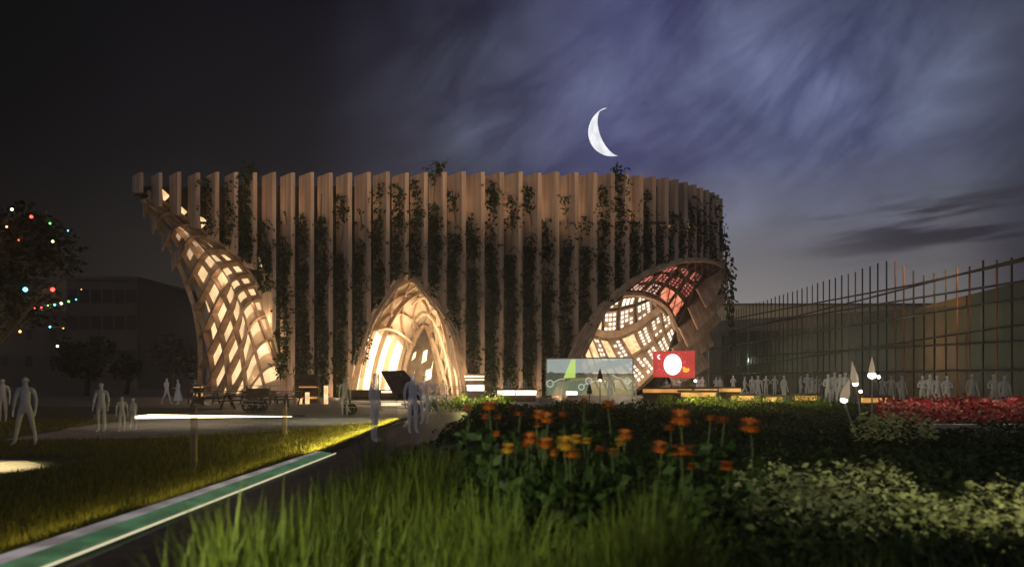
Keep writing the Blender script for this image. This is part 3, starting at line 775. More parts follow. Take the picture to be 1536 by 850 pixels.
# ------------------------------------------------------------------ people
def make_person(pose='stand', dress=False, name='person'):
    v = []; e = []; r = []
    def add(p, rad, par=None):
        v.append(Vector(p)); r.append(rad)
        if par is not None: e.append((par, len(v)-1))
        return len(v)-1
    pel = add((0, 0, .95), (.135, .10))
    waist = add((0, 0, 1.08), (.12, .09), pel); chest = add((0, .0, 1.28), (.155, .105), waist); sho = add((0, .01, 1.42), (.10, .075), chest)
    neck = add((0, 0, 1.50), (.052, .052), sho); jaw = add((0, -.015, 1.575), (.062, .072), neck); head = add((0, -.005, 1.655), (.077, .092), jaw); crown = add((0, .005, 1.735), (.05, .06), head)
    nose = add((0, -.115, 1.635), (.013, .013), head)
    for s in (-1, 1):
        ear = add((s*.088, .005, 1.645), (.014, .018), head)
        if pose == 'walk': hip, kn, an, toe = (s*.09, 0, .88), (s*.1, -.14 if s > 0 else .08, .50), (s*.1, -.26 if s > 0 else .36, .10), (s*.11, -.42 if s > 0 else .24, .03)
        elif pose == 'wide': hip, kn, an, toe = (s*.10, 0, .88), (s*.17, 0, .50), (s*.24, 0, .09), (s*.27, -.15, .03)
        else: hip, kn, an, toe = (s*.09, 0, .88), (s*.10, -.01, .49), (s*.10, .02, .09), (s*.12, -.14, .03)
        h = add(hip, (.088, .09), pel); k = add(kn, (.058, .062), h); c = add(((kn[0]+an[0])/2, (kn[1]+an[1])/2+.02, (kn[2]+an[2])/2+.05), (.052, .056), k); a = add(an, (.036, .04), c); add(toe, (.04, .028), a)
        sj = add((s*.17, .01, 1.41), (.062, .062), sho)
        if pose == 'walk': el, wr, hd = (s*.24, .12 if s > 0 else -.08, 1.15), (s*.23, .10 if s > 0 else -.26, .93), (s*.23, .08 if s > 0 else -.33, .85)
        elif pose == 'arms_up': el, wr, hd = (s*.32, -.05, 1.25), (s*.22, -.26, 1.38), (s*.18, -.31, 1.44)
        elif pose == 'akimbo': el, wr, hd = (s*.38, .06, 1.17), (s*.20, -.04, 1.03), (s*.14, -.07, 1.02)
        elif pose == 'hold': el, wr, hd = (s*.25, .03, 1.15), (s*.12, -.22, 1.13), (s*.07, -.28, 1.14)
        else: el, wr, hd = (s*.24, .02, 1.15), (s*.25, -.05, .92), (s*.25, -.07, .84)
        q = add(el, (.045, .047), sj); w = add(wr, (.028, .032), q); hn = add(hd, (.035, .022), w)
        dr = (Vector(hd)-Vector(wr)).normalized(); sd = Vector((0, 1, 0)) if abs(dr.y) < .7 else Vector((1, 0, 0)); sd = (sd-dr*sd.dot(dr)).normalized()
        for fi, (o, L) in enumerate(((-.030, .075), (-.010, .088), (.010, .083), (.030, .062))):
            b = add(Vector(hd)+dr*.04+sd*o, (.011, .011), hn); m_ = add(Vector(hd)+dr*(.04+L*.5)+sd*o*1.1, (.0095, .0095), b); add(Vector(hd)+dr*(.04+L*.9)+sd*o*1.1+Vector((-s*.015, 0, 0)), (.008, .008), m_)
        tb = add(Vector(hd)-sd*.038, (.012, .012), hn); add(Vector(hd)-sd*.062+dr*.035, (.010, .010), tb)
    me = bpy.data.meshes.new(name); me.from_pydata([tuple(p) for p in v], e, [])
    o = bpy.data.objects.new(name, me); C.objects.link(o)
    sk = o.modifiers.new('s', 'SKIN'); sk.use_smooth_shade = True; sk.branch_smoothing = .3
    for i, rad in enumerate(r):
        me.skin_vertices[0].data[i].radius = rad; me.skin_vertices[0].data[i].use_root = (i == 0)
    su = o.modifiers.new('d', 'SUBSURF'); su.levels = 1; su.render_levels = 1
    dg = bpy.context.evaluated_depsgraph_get(); dg.update()
    nm = bpy.data.meshes.new_from_object(o.evaluated_get(dg)); C.objects.unlink(o); bpy.data.objects.remove(o)
    nm.name = name
    if dress:
        bm = bmesh.new(); bm.from_mesh(nm); rings = []
        prof = [(1.06, .13, .10), (.95, .17, .14), (.75, .22, .20), (.5, .27, .25), (.28, .31, .29)]
        for z, a, b in prof:
            rings.append([bm.verts.new((a*math.cos(t*math.pi/8)*(1+.04*math.sin(t*3)), b*math.sin(t*math.pi/8), z)) for t in range(16)])
        for A, B in zip(rings, rings[1:]):
            for t in range(16): bm.faces.new((A[t], B[t], B[(t+1) % 16], A[(t+1) % 16])).smooth = True
        bm.normal_update()
        bm.to_mesh(nm); bm.free()
    nm.materials.clear(); nm.materials.append(M['ghost'])
    return nm
PM = {k: make_person(k) for k in ('stand', 'walk', 'wide', 'arms_up', 'akimbo', 'hold')}
PM['dress'] = make_person('hold', True)
PMD = {}
def person(px, pyf, h, pose, label, rz=0.0, dim=False, grp='translucent pale figures around the pavilion', d=None):
    if d is None: g = G(px, pyf)
    else: g = Vector(((px-CX)/F*d, d, 0))
    me = PM[pose]
    if dim:
        if pose not in PMD: PMD[pose] = me.copy(); PMD[pose].materials[0] = M['ghost_dim']
        me = PMD[pose]
    o = bpy.data.objects.new('person', me); C.objects.link(o); o.location = g; o.scale = (h/1.79,)*3; o.rotation_euler.z = rz
    tag(o, label, 'person', grp); return o
ppl = [
 (38, 668, 1.68, 'wide', 'translucent dark grey figure standing with legs apart at far left on the lawn', .2, True),
 (4, 634, 1.6, 'stand', 'faint pale figure cut by the left picture edge', .3, True),
 (152, 648, 1.50, 'stand', 'slim translucent woman standing on the pale path left of two children', .1, True),
 (183, 647, 1.08, 'stand', 'left one of two short translucent children on the pale path', .4, True),
 (200, 645, 1.02, 'wide', 'right one of two short translucent children on the pale path', -.4, True),
 (250, 606, 1.55, 'walk', 'pale figure striding at the left of a pair near the distant round tree', 1.2, False),
 (267, 607, 1.5, 'dress', 'pale figure in a long skirt beside the striding one near the tables', -.8, False),
 (293, 604, 1.45, 'stand', 'pale figure half hidden behind the amber stall at left', 0, True),
 (517, 624, 1.62, 'stand', 'translucent figure standing behind the wheeled bench cart', .2, True),
 (562, 663, 1.78, 'stand', 'tall translucent grey figure standing alone on the garden path', 1.35, False),
 (619, 650, 1.80, 'stand', 'tall translucent figure at the left of the trio beside the path', .5, False),
 (637, 636, 1.74, 'akimbo', 'translucent figure with bent arms in the middle of the path-side trio', -.3, False),
 (650, 630, 1.68, 'wide', 'translucent figure with legs apart at the right of the path-side trio', .3, True),
 (665, 606, 1.45, 'stand', 'small pale figure before the centre arch right of the trio', 0, True),
 (763, 600, 1.5, 'stand', 'dim figure standing between fins right of the lit counter', 0, True),
 (786, 600, 1.5, 'stand', 'dim figure standing just left of the landscape screen', .4, True),
 (915, 606, 1.78, 'stand', 'pale figure standing before the right half of the landscape screen', 0, False),
 (951, 608, 1.60, 'hold', 'pale figure standing at the right end of the landscape screen', 0, False),
 (999, 594, 1.45, 'stand', 'pale figure left of the middle under the red screen', 0, True),
 (1010, 594, 1.5, 'hold', 'pale figure in the middle under the red screen', 0, True),
 (1018, 594, 1.45, 'stand', 'pale figure right of the middle under the red screen', 0, True),
 (1046, 592, 1.6, 'hold', 'left one of the pale pair just right of the red screen', 0, False),
 (1054, 592, 1.62, 'stand', 'right one of the pale pair just right of the red screen', 0, False),
 (1074, 591, 1.55, 'hold', 'left one of the second pale pair right of the red screen', 0, False),
 (1080, 591, 1.55, 'stand', 'right one of the second pale pair right of the red screen', 0, False),
 (1100, 593, 1.72, 'hold', 'single pale figure between the second pair and the walking one', 0, False),
 (1117, 592, 1.65, 'walk', 'slim pale walking figure before the pole fence above the amber bench', 1.3, False),
 (1137, 606, 1.72, 'stand', 'larger near figure standing behind the yellow shrubs, left of two alike', 0, False),
 (1149, 594, 1.7, 'akimbo', 'pale figure with arms out, left of two between the larger near figures', 0, False),
 (1162, 594, 1.7, 'akimbo', 'pale figure with arms out, right of two between the larger near figures', .3, False),
 (1176, 606, 1.72, 'stand', 'larger near figure standing behind the yellow shrubs, right of two alike', .5, False),
 (1201, 596, 1.68, 'stand', 'slim pale figure at the left shoulder of a broad one', .9, False),
 (1211, 599, 1.85, 'hold', 'broad pale figure right of a slim one before the fence', 0, False),
 (1226, 597, 1.72, 'akimbo', 'pale figure with arms out between the broad figure and large group', 0, False),
 (1242, 612, 1.80, 'hold', 'left figure of the large close group behind the conical lamps', .1, False),
 (1252, 610, 1.92, 'akimbo', 'tallest figure of the large close group behind the conical lamps', 0, False),
 (1268, 612, 1.90, 'hold', 'right figure of the large close group behind the conical lamps', -.2, False),
 (1323, 604, 1.65, 'stand', 'dim figure at the left of a pair right of the brightest lamp', 0, True),
 (1337, 604, 1.72, 'akimbo', 'dim figure at the right of a pair right of the brightest lamp', 0, True),
 (1384, 606, 1.72, 'hold', 'leftmost dim figure in the row of four behind the red flowers', 0, False),
 (1395, 606, 1.78, 'akimbo', 'second dim figure in the row of four behind the red flowers', 0, False),
 (1406, 605, 1.72, 'stand', 'third dim figure in the row of four behind the red flowers', 0, False),
 (1421, 606, 1.72, 'hold', 'fourth dim figure in the row of four behind the red flowers', 0, False),
 (1458, 606, 1.78, 'stand', 'dim figure standing alone behind the red flowers near the right', 0, True),
 (1491, 606, 1.78, 'hold', 'left one of the last dim pair near the right picture edge', 0, True),
 (1507, 605, 1.72, 'stand', 'right one of the last dim pair near the right picture edge', 0, True),
 (1353, 603, 1.70, 'stand', 'dim slim figure alone between the bright lamp pair and the row of four', .2, True),
 (1128, 594, 1.66, 'stand', 'small pale figure just left of the first larger near figure', .1, False),
 (1218, 600, 1.60, 'walk', 'small pale figure stepping out between the broad figure and arms-out one', 1.0, False),
 (1260, 612, 1.80, 'wide', 'figure with legs apart in the middle right of the large close group', .2, False)]
for px_, py_, h, pose, lab, rz, dim in ppl:
    dd = G(px_, py_).y
    if px_ > 1280: dd = min(dd, 20.2*F/(px_-CX))           # they stand on the near side of the fence
    person(px_, py_, h, pose, lab, rz, dim, d=dd)

# ------------------------------------------------------------------ furniture before the pavilion
def make_table(label):
    t = empty('picnic_table', (0, 0, 0), label, 'table', 'picnic tables on the plaza before the left vault')
    mb = MB()
    for k in range(4): mb.box(-1.1, 1.1, -.4+k*.205, -.4+k*.205+.185, .72, .76)
    mb.build('tabletop', 'tableclth', t)
    for s in (-1, 1):
        mb = MB(); mb.box(-1.1, 1.1, s*.75-.14, s*.75+.14, .43, .47); mb.build('bench', 'tableclth', t)
        mb = MB(); mb.hexa([Vector(q) for q in ((s*.8-.04, -.8, 0), (s*.8+.04, -.8, 0), (s*.8+.04, -.7, 0), (s*.8-.04, -.7, 0), (s*.8-.04, -.2, .72), (s*.8+.04, -.2, .72), (s*.8+.04, -.1, .72), (s*.8-.04, -.1, .72))])
        mb.hexa([Vector(q) for q in ((s*.8-.04, .7, 0), (s*.8+.04, .7, 0), (s*.8+.04, .8, 0), (s*.8-.04, .8, 0), (s*.8-.04, .1, .72), (s*.8+.04, .1, .72), (s*.8+.04, .2, .72), (s*.8-.04, .2, .72))])
        mb.box(s*.8-.04, s*.8+.04, -.78, .78, .39, .43); mb.build('leg', 'darkwood', t)
    return t
T0 = make_table('dark picnic table, leftmost one, beside the amber stall'); g = G(318, 609); T0.location = g
for px_, py_, lab, rz in ((345, 605, 'dark picnic table second from the left before the lattice vault', .1), (365, 614, 'dark picnic table nearest the light line on the path', -.1), (388, 604, 'dark picnic table behind the parked cart before the vault', .05), (405, 612, 'dark picnic table in front of the parked cart', .15), (432, 606, 'dark picnic table rightmost before the left vault', 0)):
    copy_tree(T0, G(px_, py_), lab, rz)
def cart(name, px0, px1, pyb, label, wheels=True, d=None, top=None):
    g0 = G(px0, pyb); d = g0.y; x0 = g0.x; x1 = (px1-CX)/F*d
    t = empty(name, ((x0+x1)/2, d, 0), label, 'cart')
    mb = MB(); mb.box(x0, x1, d-.35, d+.35, .62, .68); mb.build('deck', 'darkwood', t)
    mb = MB(); mb.box(x0, x1, d+.3, d+.36, .681, 1.05); mb.build('back_board', 'darkwood', t)
    for z in (.45, .30): 
        mb = MB(); mb.tube([Vector((x0, d-.36, z+.05)), Vector((x1, d-.36, z))], .018, 5); mb.build('rail', 'rail', t)
    for x in (x0+.25, x1-.25):
        for yy in (d-.3, d+.3):
            w = MB(); n = 16
            for k in range(n):
                a0, a1 = 2*math.pi*k/n, 2*math.pi*(k+1)/n
                f = lambda a, r, y: Vector((x+r*math.cos(a), y, .24+r*math.sin(a)))
                w.hexa([f(a0, .15, yy-.03), f(a0, .24, yy-.03), f(a1, .24, yy-.03), f(a1, .15, yy-.03), f(a0, .15, yy+.03), f(a0, .24, yy+.03), f(a1, .24, yy+.03), f(a1, .15, yy+.03)])
            w.box(x-.015, x+.015, yy-.015, yy+.015, .05, .43); w.box(x-.2, x+.2, yy-.01, yy+.01, .225, .255)
            w.tube([Vector((x, yy, .24)), Vector((x, yy*.6+d*.4, .24))], .02, 5)
            wo = w.build('wheel', 'steel', t); hb = MB(); hb.tube([Vector((x, yy-.045, .24)), Vector((x, yy+.045, .24))], .05, 8); hb.build('hub', 'rail', wo)
        mb = MB(); mb.box(x-.03, x+.03, d-.03, d+.03, .25, .62); mb.build('post', 'steel', t)
    return t, x0, x1, d
c1, x0, x1, d = cart('bench_cart', 516, 632, 622, 'long dark wheeled cart with a tilted canopy at the lawn edge')
mb = MB(); a = P(566, 558, d-.2); b = P(602, 557, d-.2); c = P(634, 592, d-.2); e_ = P(590, 592, d-.2)
mb.hexa([a+Vector((0, .9, 0)), b+Vector((0, .9, 0)), c, e_, a+Vector((0, .9, .06)), b+Vector((0, .9, .06)), c+Vector((0, 0, .06)), e_+Vector((0, 0, .06))]); mb.build('canopy', 'darkwood', c1)
for px_, py_ in ((568, 560), (601, 560), (595, 590), (630, 590)):
    p = P(px_, py_, d-.1 if py_ > 580 else d+.5); mb = MB(); mb.tube([Vector((p.x, p.y, .0 if py_ > 580 else .6)), p], .022, 5); mb.build('post', 'rail', c1)
mb = MB(); A = P(572, 612, d-.2); B = P(602, 615, d-.2); mb.box(A.x, B.x, d-.3, d-.25, .42, .50); mb.build('light_strip', 'win_warm', c1)
mb = MB(); A = P(570, 586, d-.2); B = P(587, 590, d-.2); mb.box(A.x, B.x, d+.1, d+.15, A.z-.08, A.z); mb.build('light_strip', 'win_warm', c1)
cart('goods_cart', 366, 400, 616, 'small dark wheeled cart among the picnic tables')
# amber stall at left and kiosk
def stall(name, px0, px1, py0, pyb, label, lit, cat='stall'):
    g0 = G(px0, pyb); d = g0.y; x1 = (px1-CX)/F*d; x0 = g0.x; zt = P(0, py0, d).z
    t = empty(name, ((x0+x1)/2, d, 0), label, cat)
    mb = MB(); mb.box(x0, x1, d, d+.8, zt-.10, zt); mb.build('roof', 'darkwood', t)
    mb = MB(); mb.box(x0+.05, x1-.05, d, d+.7, .85, .92); mb.build('counter', 'darkwood', t)
    mb = MB(); mb.box(x0+.08, x1-.08, d+.62, d+.66, .02, zt-.1); mb.build('back_panel', 'darkwood', t)
    for x in (x0+.04, x1-.04):
        mb = MB(); mb.box(x-.03, x+.03, d+.02, d+.08, 0, zt-.1); mb.build('post', 'darkwood', t)
    for z0, z1, mm in lit:
        mb = MB(); mb.box(x0+.12, x1-.12, d+.55, d+.6, z0, z1); mb.build('lit_panel', mm, t)
    return t
stall('food_stall', 281, 301, 577, 606, 'small stall with two glowing amber shelves at the left of the tables', [(.45, .62, 'led_amber'), (.95, 1.08, 'led_amber')])
stall('kiosk', 441, 477, 561, 606, 'dark square kiosk before the fins between the left vault and centre arch', [(.3, .42, 'led_amber'), (.95, 1.02, 'win_amber')], 'kiosk')
# standing light columns by the kiosk
for i, (px_, py0, w) in enumerate(((450, 597, 'left of'), (461, 588, 'right of'), (489, 578, 'far right of'))):
    d = 42; p = P(px_, 0, d); mb = MB(); z = P(0, py0, d).z; t = empty('bollard_light', (p.x, d, 0), 'slim glowing bollard light standing %s the other bollard by the kiosk' % w if i < 2 else 'slim glowing bollard light standing alone between kiosk and bench cart', 'bollard light', 'glowing bollards by the kiosk')
    mb.box(p.x-.10, p.x+.10, d-.1, d+.1, .03, z); mb.build('diffuser', 'cell_cream', t)
    mb = MB(); mb.box(p.x-.13, p.x+.13, d-.13, d+.13, z+.002, z+.06); mb.build('cap', 'steel', t)
# thin railing across the plaza
def railing(name, px0, px1, d, h, label, gap=1.2, bars=(1.0,)):
    x0 = P(px0, 0, d).x; x1 = P(px1, 0, d).x; t = empty(name, ((x0+x1)/2, d, 0), label, 'railing')
    for b in bars:
        mb = MB(); mb.tube([Vector((x0, d, h*b)), Vector((x1, d, h*b))], .022, 5); mb.build('rail', 'rail', t)
    n = max(2, int((x1-x0)/gap))
    for i in range(n+1):
        x = x0+(x1-x0)*i/n; mb = MB(); mb.box(x-.02, x+.02, d-.02, d+.02, 0, h-.02); mb.build('post', 'steel', t)
    return t
railing('railing', 300, 440, 44, 1.05, 'thin pale railing behind the picnic tables before the left vault')
railing('railing', 640, 700, 44, 1.0, 'bright railing before the foot of the centre arch', bars=(1, .85, .5))
railing('railing', 737, 810, 44, .95, 'railing between the lit counter and the landscape screen', bars=(1, .6))
# under-lit benches right and left of the screens
def bench(px0, px1, pyt, d, label, m='led_amber', glow=.22):
    x0 = P(px0, 0, d).x; x1 = P(px1, 0, d).x; z = P(0, pyt, d).z
    t = empty('lit_bench', ((x0+x1)/2, d, 0), label, 'bench', 'long under-lit benches before the fence')
    mb = MB(); mb.box(x0, x1, d-.3, d+.6, z, z+.1); mb.build('seat', 'darkwood', t)
    mb = MB(); mb.box(x0+.05, x1-.05, d-.1, d+.0, z-glow-.003, z-.003); mb.build('light_strip', m, t)
    mb = MB(); mb.box(x0+.1, x1-.1, d+.01, d+.4, 0, z-.003); mb.build('base', 'darkwood', t)
for a in ((963, 1038, 583, 45, 'dark bench with dull amber glow under the red screen', 'win_amber'), (1040, 1076, 583, 41, 'long dark bench with bright yellow glow right of the red screen'), (1020, 1074, 588, 37.5, 'low dark bench with orange glow in front of a brighter one'), (1077, 1112, 582, 46, 'thin bench with a pale glow line behind the amber ones'),
          (1095, 1132, 593, 36, 'dark bench with yellow glow left of the larger near figure'), (1143, 1174, 595, 35.6, 'dark bench with amber glow between the two larger near figures'), (1191, 1226, 593, 36, 'dark bench with orange glow behind the rightmost yellow shrubs'), (1290, 1330, 596, 33, 'dark bench with pale amber glow at the left end of the red flowers')):
    bench(*a)
for i in range(2):
    pass
bench(745, 806, 585, 46, 'dark bench with white glow left of the landscape screen', 'cell_white', .3)
# ---- landscape screen
d = 46.0
sc = empty('landscape_screen', ((P(885, 0, d)).x, d, 0), 'wide see-through screen showing a pale sky, hills and meadow before the right vault', 'screen')
def flat(name, pts, m, dy, parent=sc, d=d, th=.02):
    mb = MB(); n = len(pts); A = [P(x, y, d)+Vector((0, dy, 0)) for x, y in pts]; B = [a+Vector((0, th, 0)) for a in A]
    mb.v = A+B; mb.f = [tuple(range(n)), tuple(range(n, 2*n))[::-1]]+[(i, i+n, (i+1) % n+n, (i+1) % n) for i in range(n)]; mb.mi = [0]*(n+2)
    return mb.build(name, m, parent)
flat('sky_area', [(820, 538.5), (949, 537), (949, 559.5), (820, 559)], 'scr_sky', 0)
hl = [(820, 560.5), (822, 558.8), (826, 556.8), (830, 558), (835, 561), (842, 561.5), (846, 559), (852, 560.5), (866, 561), (890, 560), (918, 559.5), (949, 560), (949, 570), (820, 572)]
flat('hills', hl, 'scr_hill', -.03)
flat('meadow', [(820, 572.5), (949, 570.5), (949, 593), (820, 593)], 'scr_green', 0)
flat('field_band', [(858, 567), (949, 563.5), (949, 569.8), (850, 571.8)], 'scr_field', -.05)
flat('field_band', [(880, 583), (920, 581), (949, 586), (949, 592), (870, 592)], 'scr_field', -.05)
flat('bright_wedge', [(857, 538.8), (863, 538.4), (863, 566), (845, 567)], 'scr_bright', -.06)
flat('bright_field', [(849, 586.5), (866, 586.5), (866, 592), (849, 592)], 'cell_white', -.06)
for cx_, cy_, r in ((825, 575, 5), (883, 571, 4.5), (872, 580, 4.2), (941, 571, 4)):
    mb = MB(); mb.tube([P(cx_+r*math.cos(a*math.pi/8), cy_+r*math.sin(a*math.pi/8), d-.08) for a in range(17)], .035, 5, cap=False); mb.build('ring_outline', 'scr_line', sc)
for pts in ([(830, 573), (836, 570), (842, 568), (847, 569)], [(888, 573), (892, 571)], [(918, 562), (926, 566), (936, 569)], [(876, 577), (881, 575)]):
    mb = MB(); mb.tube([P(x, y, d-.08) for x, y in pts], .03, 5); mb.build('curl_line', 'scr_line', sc)
for seg in ([(819.5, 537.6), (949.5, 536)], [(949.5, 536), (949.5, 594)], [(819.5, 537.6), (819.5, 594)]):
    mb = MB(); mb.tube([P(x, y, d) for x, y in seg], .04, 5); mb.build('frame', 'rail', sc)
# ---- red screen
d2 = 50.0
rs = empty('red_screen', (P(1011, 0, d2).x, d2, 0), 'glowing red screen with a white disc, small moon and orange figure', 'screen')
flat('panel', [(979.5, 526.5), (1042, 525.5), (1042.5, 567), (980.5, 565)], 'red_screen', 0, rs, d2, .12)
disc = flat('disc', [(1009+13.5*math.cos(a*math.pi/16), 546.5+15.8*math.sin(a*math.pi/16)) for a in range(32)], 'disc', -.02, rs, d2, .015)
mo = [(989.5+3.6*math.cos(a), 535+3.6*math.sin(a)) for a in [math.pi*(.45+1.1*i/10) for i in range(11)]]+[(991.2+2.8*math.cos(a), 535+3.1*math.sin(a)) for a in [math.pi*(1.5-1.0*i/8) for i in range(9)]]
flat('small_moon', mo, 'disc', -.02, rs, d2, .015)
flat('orange_figure', [(1023, 551), (1026, 549.5), (1030, 552.5), (1033, 551.5), (1034.5, 554), (1032, 557.5), (1027, 558.5), (1024, 556), (1025, 553.5)], 'fish', -.02, rs, d2, .015)
mb = MB()
for _ in range(34):
    x = R.uniform(982, 1040); y = R.uniform(528, 563)
    if (x-1009)**2/190+(y-546.5)**2/260 < 1.2: continue
    s = R.uniform(.25, .6); mb.quad(P(x-s, y-s, d2-.02), P(x+s, y-s, d2-.02), P(x+s, y+s, d2-.02), P(x-s, y+s, d2-.02))
mb.build('speckles', 'spark', rs)
mb = MB()
for row in range(6):
    y = 537+row*3.6; x = 1003+R.uniform(0, 2)
    while x < 1017-abs(row-2.5)*1.0:
        w = R.uniform(.8, 2.2)
        mb.tube([P(x, y, d2-.04), P(x+w*.5, y+R.uniform(-.9, .9), d2-.04), P(x+w, y+R.uniform(-.5, .5), d2-.04)], .012, 4); x += w+R.uniform(.4, 1.1)
mb.build('script_lines', 'script', disc)
for x in (984, 1038):
    mb = MB(); a = P(x, 566, d2+.06); mb.box(a.x-.05, a.x+.05, d2+.13, d2+.22, 0, a.z+.5); mb.build('post', 'steel', rs)
# small conical dark markers before the screen with a light
for i, (px_, pyt, pyb) in enumerate(((900, 552, 596), (884, 574, 600))):
    dd = 40; t = empty('garden_torch', (P(px_, 0, dd).x, dd, 0), 'slim dark pointed torch with a %s before the landscape screen' % ('white light' if i == 0 else 'low dark cone'), 'torch')
    p = P(px_, pyt, dd); mb = MB(); mb.tube([Vector((p.x, dd, 0)), Vector((p.x, dd, p.z-.6))], .025, 5); mb.build('pole', 'steel', t)
    mb = MB(); mb.tube([Vector((p.x, dd, p.z-.6)), Vector((p.x, dd, p.z-.45)), Vector((p.x, dd, p.z))], [.14, .15, .008], 8); mb.build('cone', 'steel', t)
    if i == 0: mb = MB(); mb.sphere((p.x, dd-.05, p.z-.66), .06); mb.build('lamp', 'lamp_bulb', t)
# ---- conical glowing lamps
for i, (px_, py_, dd, h, lean, w) in enumerate(((1266, 598, 17, .45, .12, 'nearest and lowest, leaning left of the other two'), (1283, 574, 21, .62, -.1, 'middle one of three before the large pale group'), (1308, 562, 25, .62, 0, 'tallest and brightest, at the right of three'))):
    p = P(px_, py_, dd); t = empty('cone_lamp', (p.x, dd, 0), 'glowing cone lamp on a thin stem, '+w, 'lamp', 'glowing cone lamps behind the garden')
    mb = MB(); mb.tube([Vector((p.x-lean*2.2 if i else p.x+.35, dd, 0)), Vector((p.x, dd, p.z-.05))], [.03, .018], 6); mb.build('stem', 'pole_g', t)
    mb = MB(); tp = Vector((p.x+lean, dd, p.z+h))
    mb.tube([Vector((p.x, dd, p.z)), Vector((p.x, dd, p.z)).lerp(tp, .3), tp], [.09, .10, .006], 10); mb.build('shade', 'lamp_cone', t, smooth=True)
    mb = MB(); mb.sphere((p.x, dd, p.z-.02), .085 if i < 2 else .14, None, .07 if i < 2 else .11); mb.build('bulb', 'lamp_bulb', t, smooth=True)
for i, (px_, py_, w) in enumerate(((1318, 565, 'beside the tallest cone lamp'), (1291, 587, 'between the two taller cone lamps'), (1043, 571, 'at the lower right corner of the red screen'))):
    dd = 26 if i < 2 else 49; p = P(px_, py_, dd); t = empty('small_lamp', (p.x, dd, 0), 'round white lamp on a thin post '+w, 'lamp', 'small round post lamps')
    mb = MB(); mb.tube([Vector((p.x, dd, 0)), p], .014, 5); mb.build('post', 'steel', t)
    mb = MB(); mb.sphere(p, .06 if i < 2 else .09); mb.build('bulb', 'lamp_bulb', t)

# ------------------------------------------------------------------ pole and cable fence on the right
def FX(px):
    d = (21.4-2.09)/((px-CX)/F-.05); return d
def FP(px, py, off=0.0):
    d = FX(px); p = P(px, py, d); p.x -= off; return p
poles = [(1330, 392)]
raw = [(65, 352), (78, 349), (90, 347), (101, 345), (113, 343), (125, 340), (137, 337), (149, 333), (161, 328), (173, 324), (184, 320), (196, 317), (207, 313), (219, 309), (230, 305), (241, 300), (257, 296), (272, 291), (287, 285), (303, 283), (320, 278), (337, 272), (355, 265), (373, 258), (392, 252), (410, 248), (430, 240), (452, 235), (473, 228), (495, 220), (518, 213), (542, 205), (566, 195), (592, 188), (620, 180), (647, 172), (676, 160), (706, 153), (738, 145), (770, 130), (805, 120), (840, 105), (880, 95), (920, 95), (958, 120), (1003, 140), (1050, 160), (1098, 150), (1150, 135), (1200, 125), (1258, 120), (1320, 92), (1382, 90), (1450, 80), (1530, 70)]
fe = empty('cable_fence', (22, 50, 0), 'tall fence of thin upright poles strung with dark cables before the long hall', 'fence')
oi = {706: 'pole_g', 738: 'pole_g', 920: 'pole_o', 958: 'pole_o', 1200: 'pole_o', 1258: 'pole_o', 1382: 'pole_o', 518: 'pole_g', 542: 'pole_g'}
for zx, zy in raw:
    px_ = 1040+zx/3.036; py_ = 360+zy/3.036
    p = FP(px_, py_); r = .045 if zx > 230 else .035
    mb = MB(); mb.tube([Vector((p.x, p.y, 0)), p], r, 6); mb.build('pole', oi.get(zx, 'pole'), fe)
cabs = [[(60, 385), (300, 335), (1000, 205), (1506, 95)], [(60, 450), (300, 385), (480, 345), (800, 265), (1506, 84)], [(60, 500), (480, 430), (1506, 262)], [(300, 385), (800, 300), (1506, 188)], [(230, 531), (800, 495), (1506, 457)], [(60, 600), (600, 520), (1000, 460), (1506, 384)], [(60, 608), (700, 603), (1506, 590)]]
for k, cb in enumerate(cabs):
    pts = []
    for (a, b), (c, e_) in zip(cb, cb[1:]):
        for t in range(6): pts.append((a+(c-a)*t/6, b+(e_-b)*t/6))
    pts.append(cb[-1]); a, b = cb[-1]; pts.append((a+60, b+(b-cb[-2][1])/(a-cb[-2][0])*60))
    mb = MB(); mb.tube([FP(1040+x/3.036, 360+y/3.036, .08+.01*k) for x, y in pts], .055, 5); mb.build('cable', 'steel', fe)
mb = MB()
for i in range(24):
    a = 1052*1.0+ (1600-1052)*i/24; b = 1052+(1600-1052)*(i+1)/24
    tops = [(1052, 482), (1600, 462)]
    tops = [(1052, 482), (1200, 472), (1600, 445)]
    A = FP(a, interp(tops, a), -1.0); B = FP(b, interp(tops, b), -1.0)
    A0 = Vector((A.x, A.y, 0)); B0 = Vector((B.x, B.y, 0)); w = Vector((.04, 0, 0))
    mb.hexa([A0, B0, B0+w, A0+w, A, B, B+w, A+w])
tag(mb.build('glass_wall', 'fence_glass'), 'long smoky green glass wall running behind the cable fence', 'glass wall')
# long hall behind
def HP(px, py): d = 2.5+0; d = (26-2.0)/((px-CX)/F-.05); return P(px, py, d)
hall = empty('exhibition_hall', (27, 60, 0), 'long low dark green hall with slanting roofline behind the glass wall', 'hall')
tops = [(1080, 499), (1190, 494), (1360, 466), (1536, 421), (1640, 392)]
def hallseg(a0, a1, m, nm, n=8, dx=0.0):
    mb = MB()
    for i in range(n):
        a = a0+(a1-a0)*i/n; b = a0+(a1-a0)*(i+1)/n; A = HP(a, interp(tops, a)); B = HP(b, interp(tops, b))
        A0 = Vector((A.x, A.y, 0)); B0 = Vector((B.x, B.y, 0)); w = Vector((8, 0, 0)); o = Vector((dx, 0, 0))
        mb.hexa([A0+o, B0+o, B0+w, A0+w, A+o, B+o, B+w, A+w])
    return mb.build(nm, m, hall)
hallseg(1082, 1352, 'hall', 'wall'); hallseg(1352, 1450, 'rust', 'brown_wall', 4, -.05); hallseg(1450, 1640, 'hall', 'wall', 6)
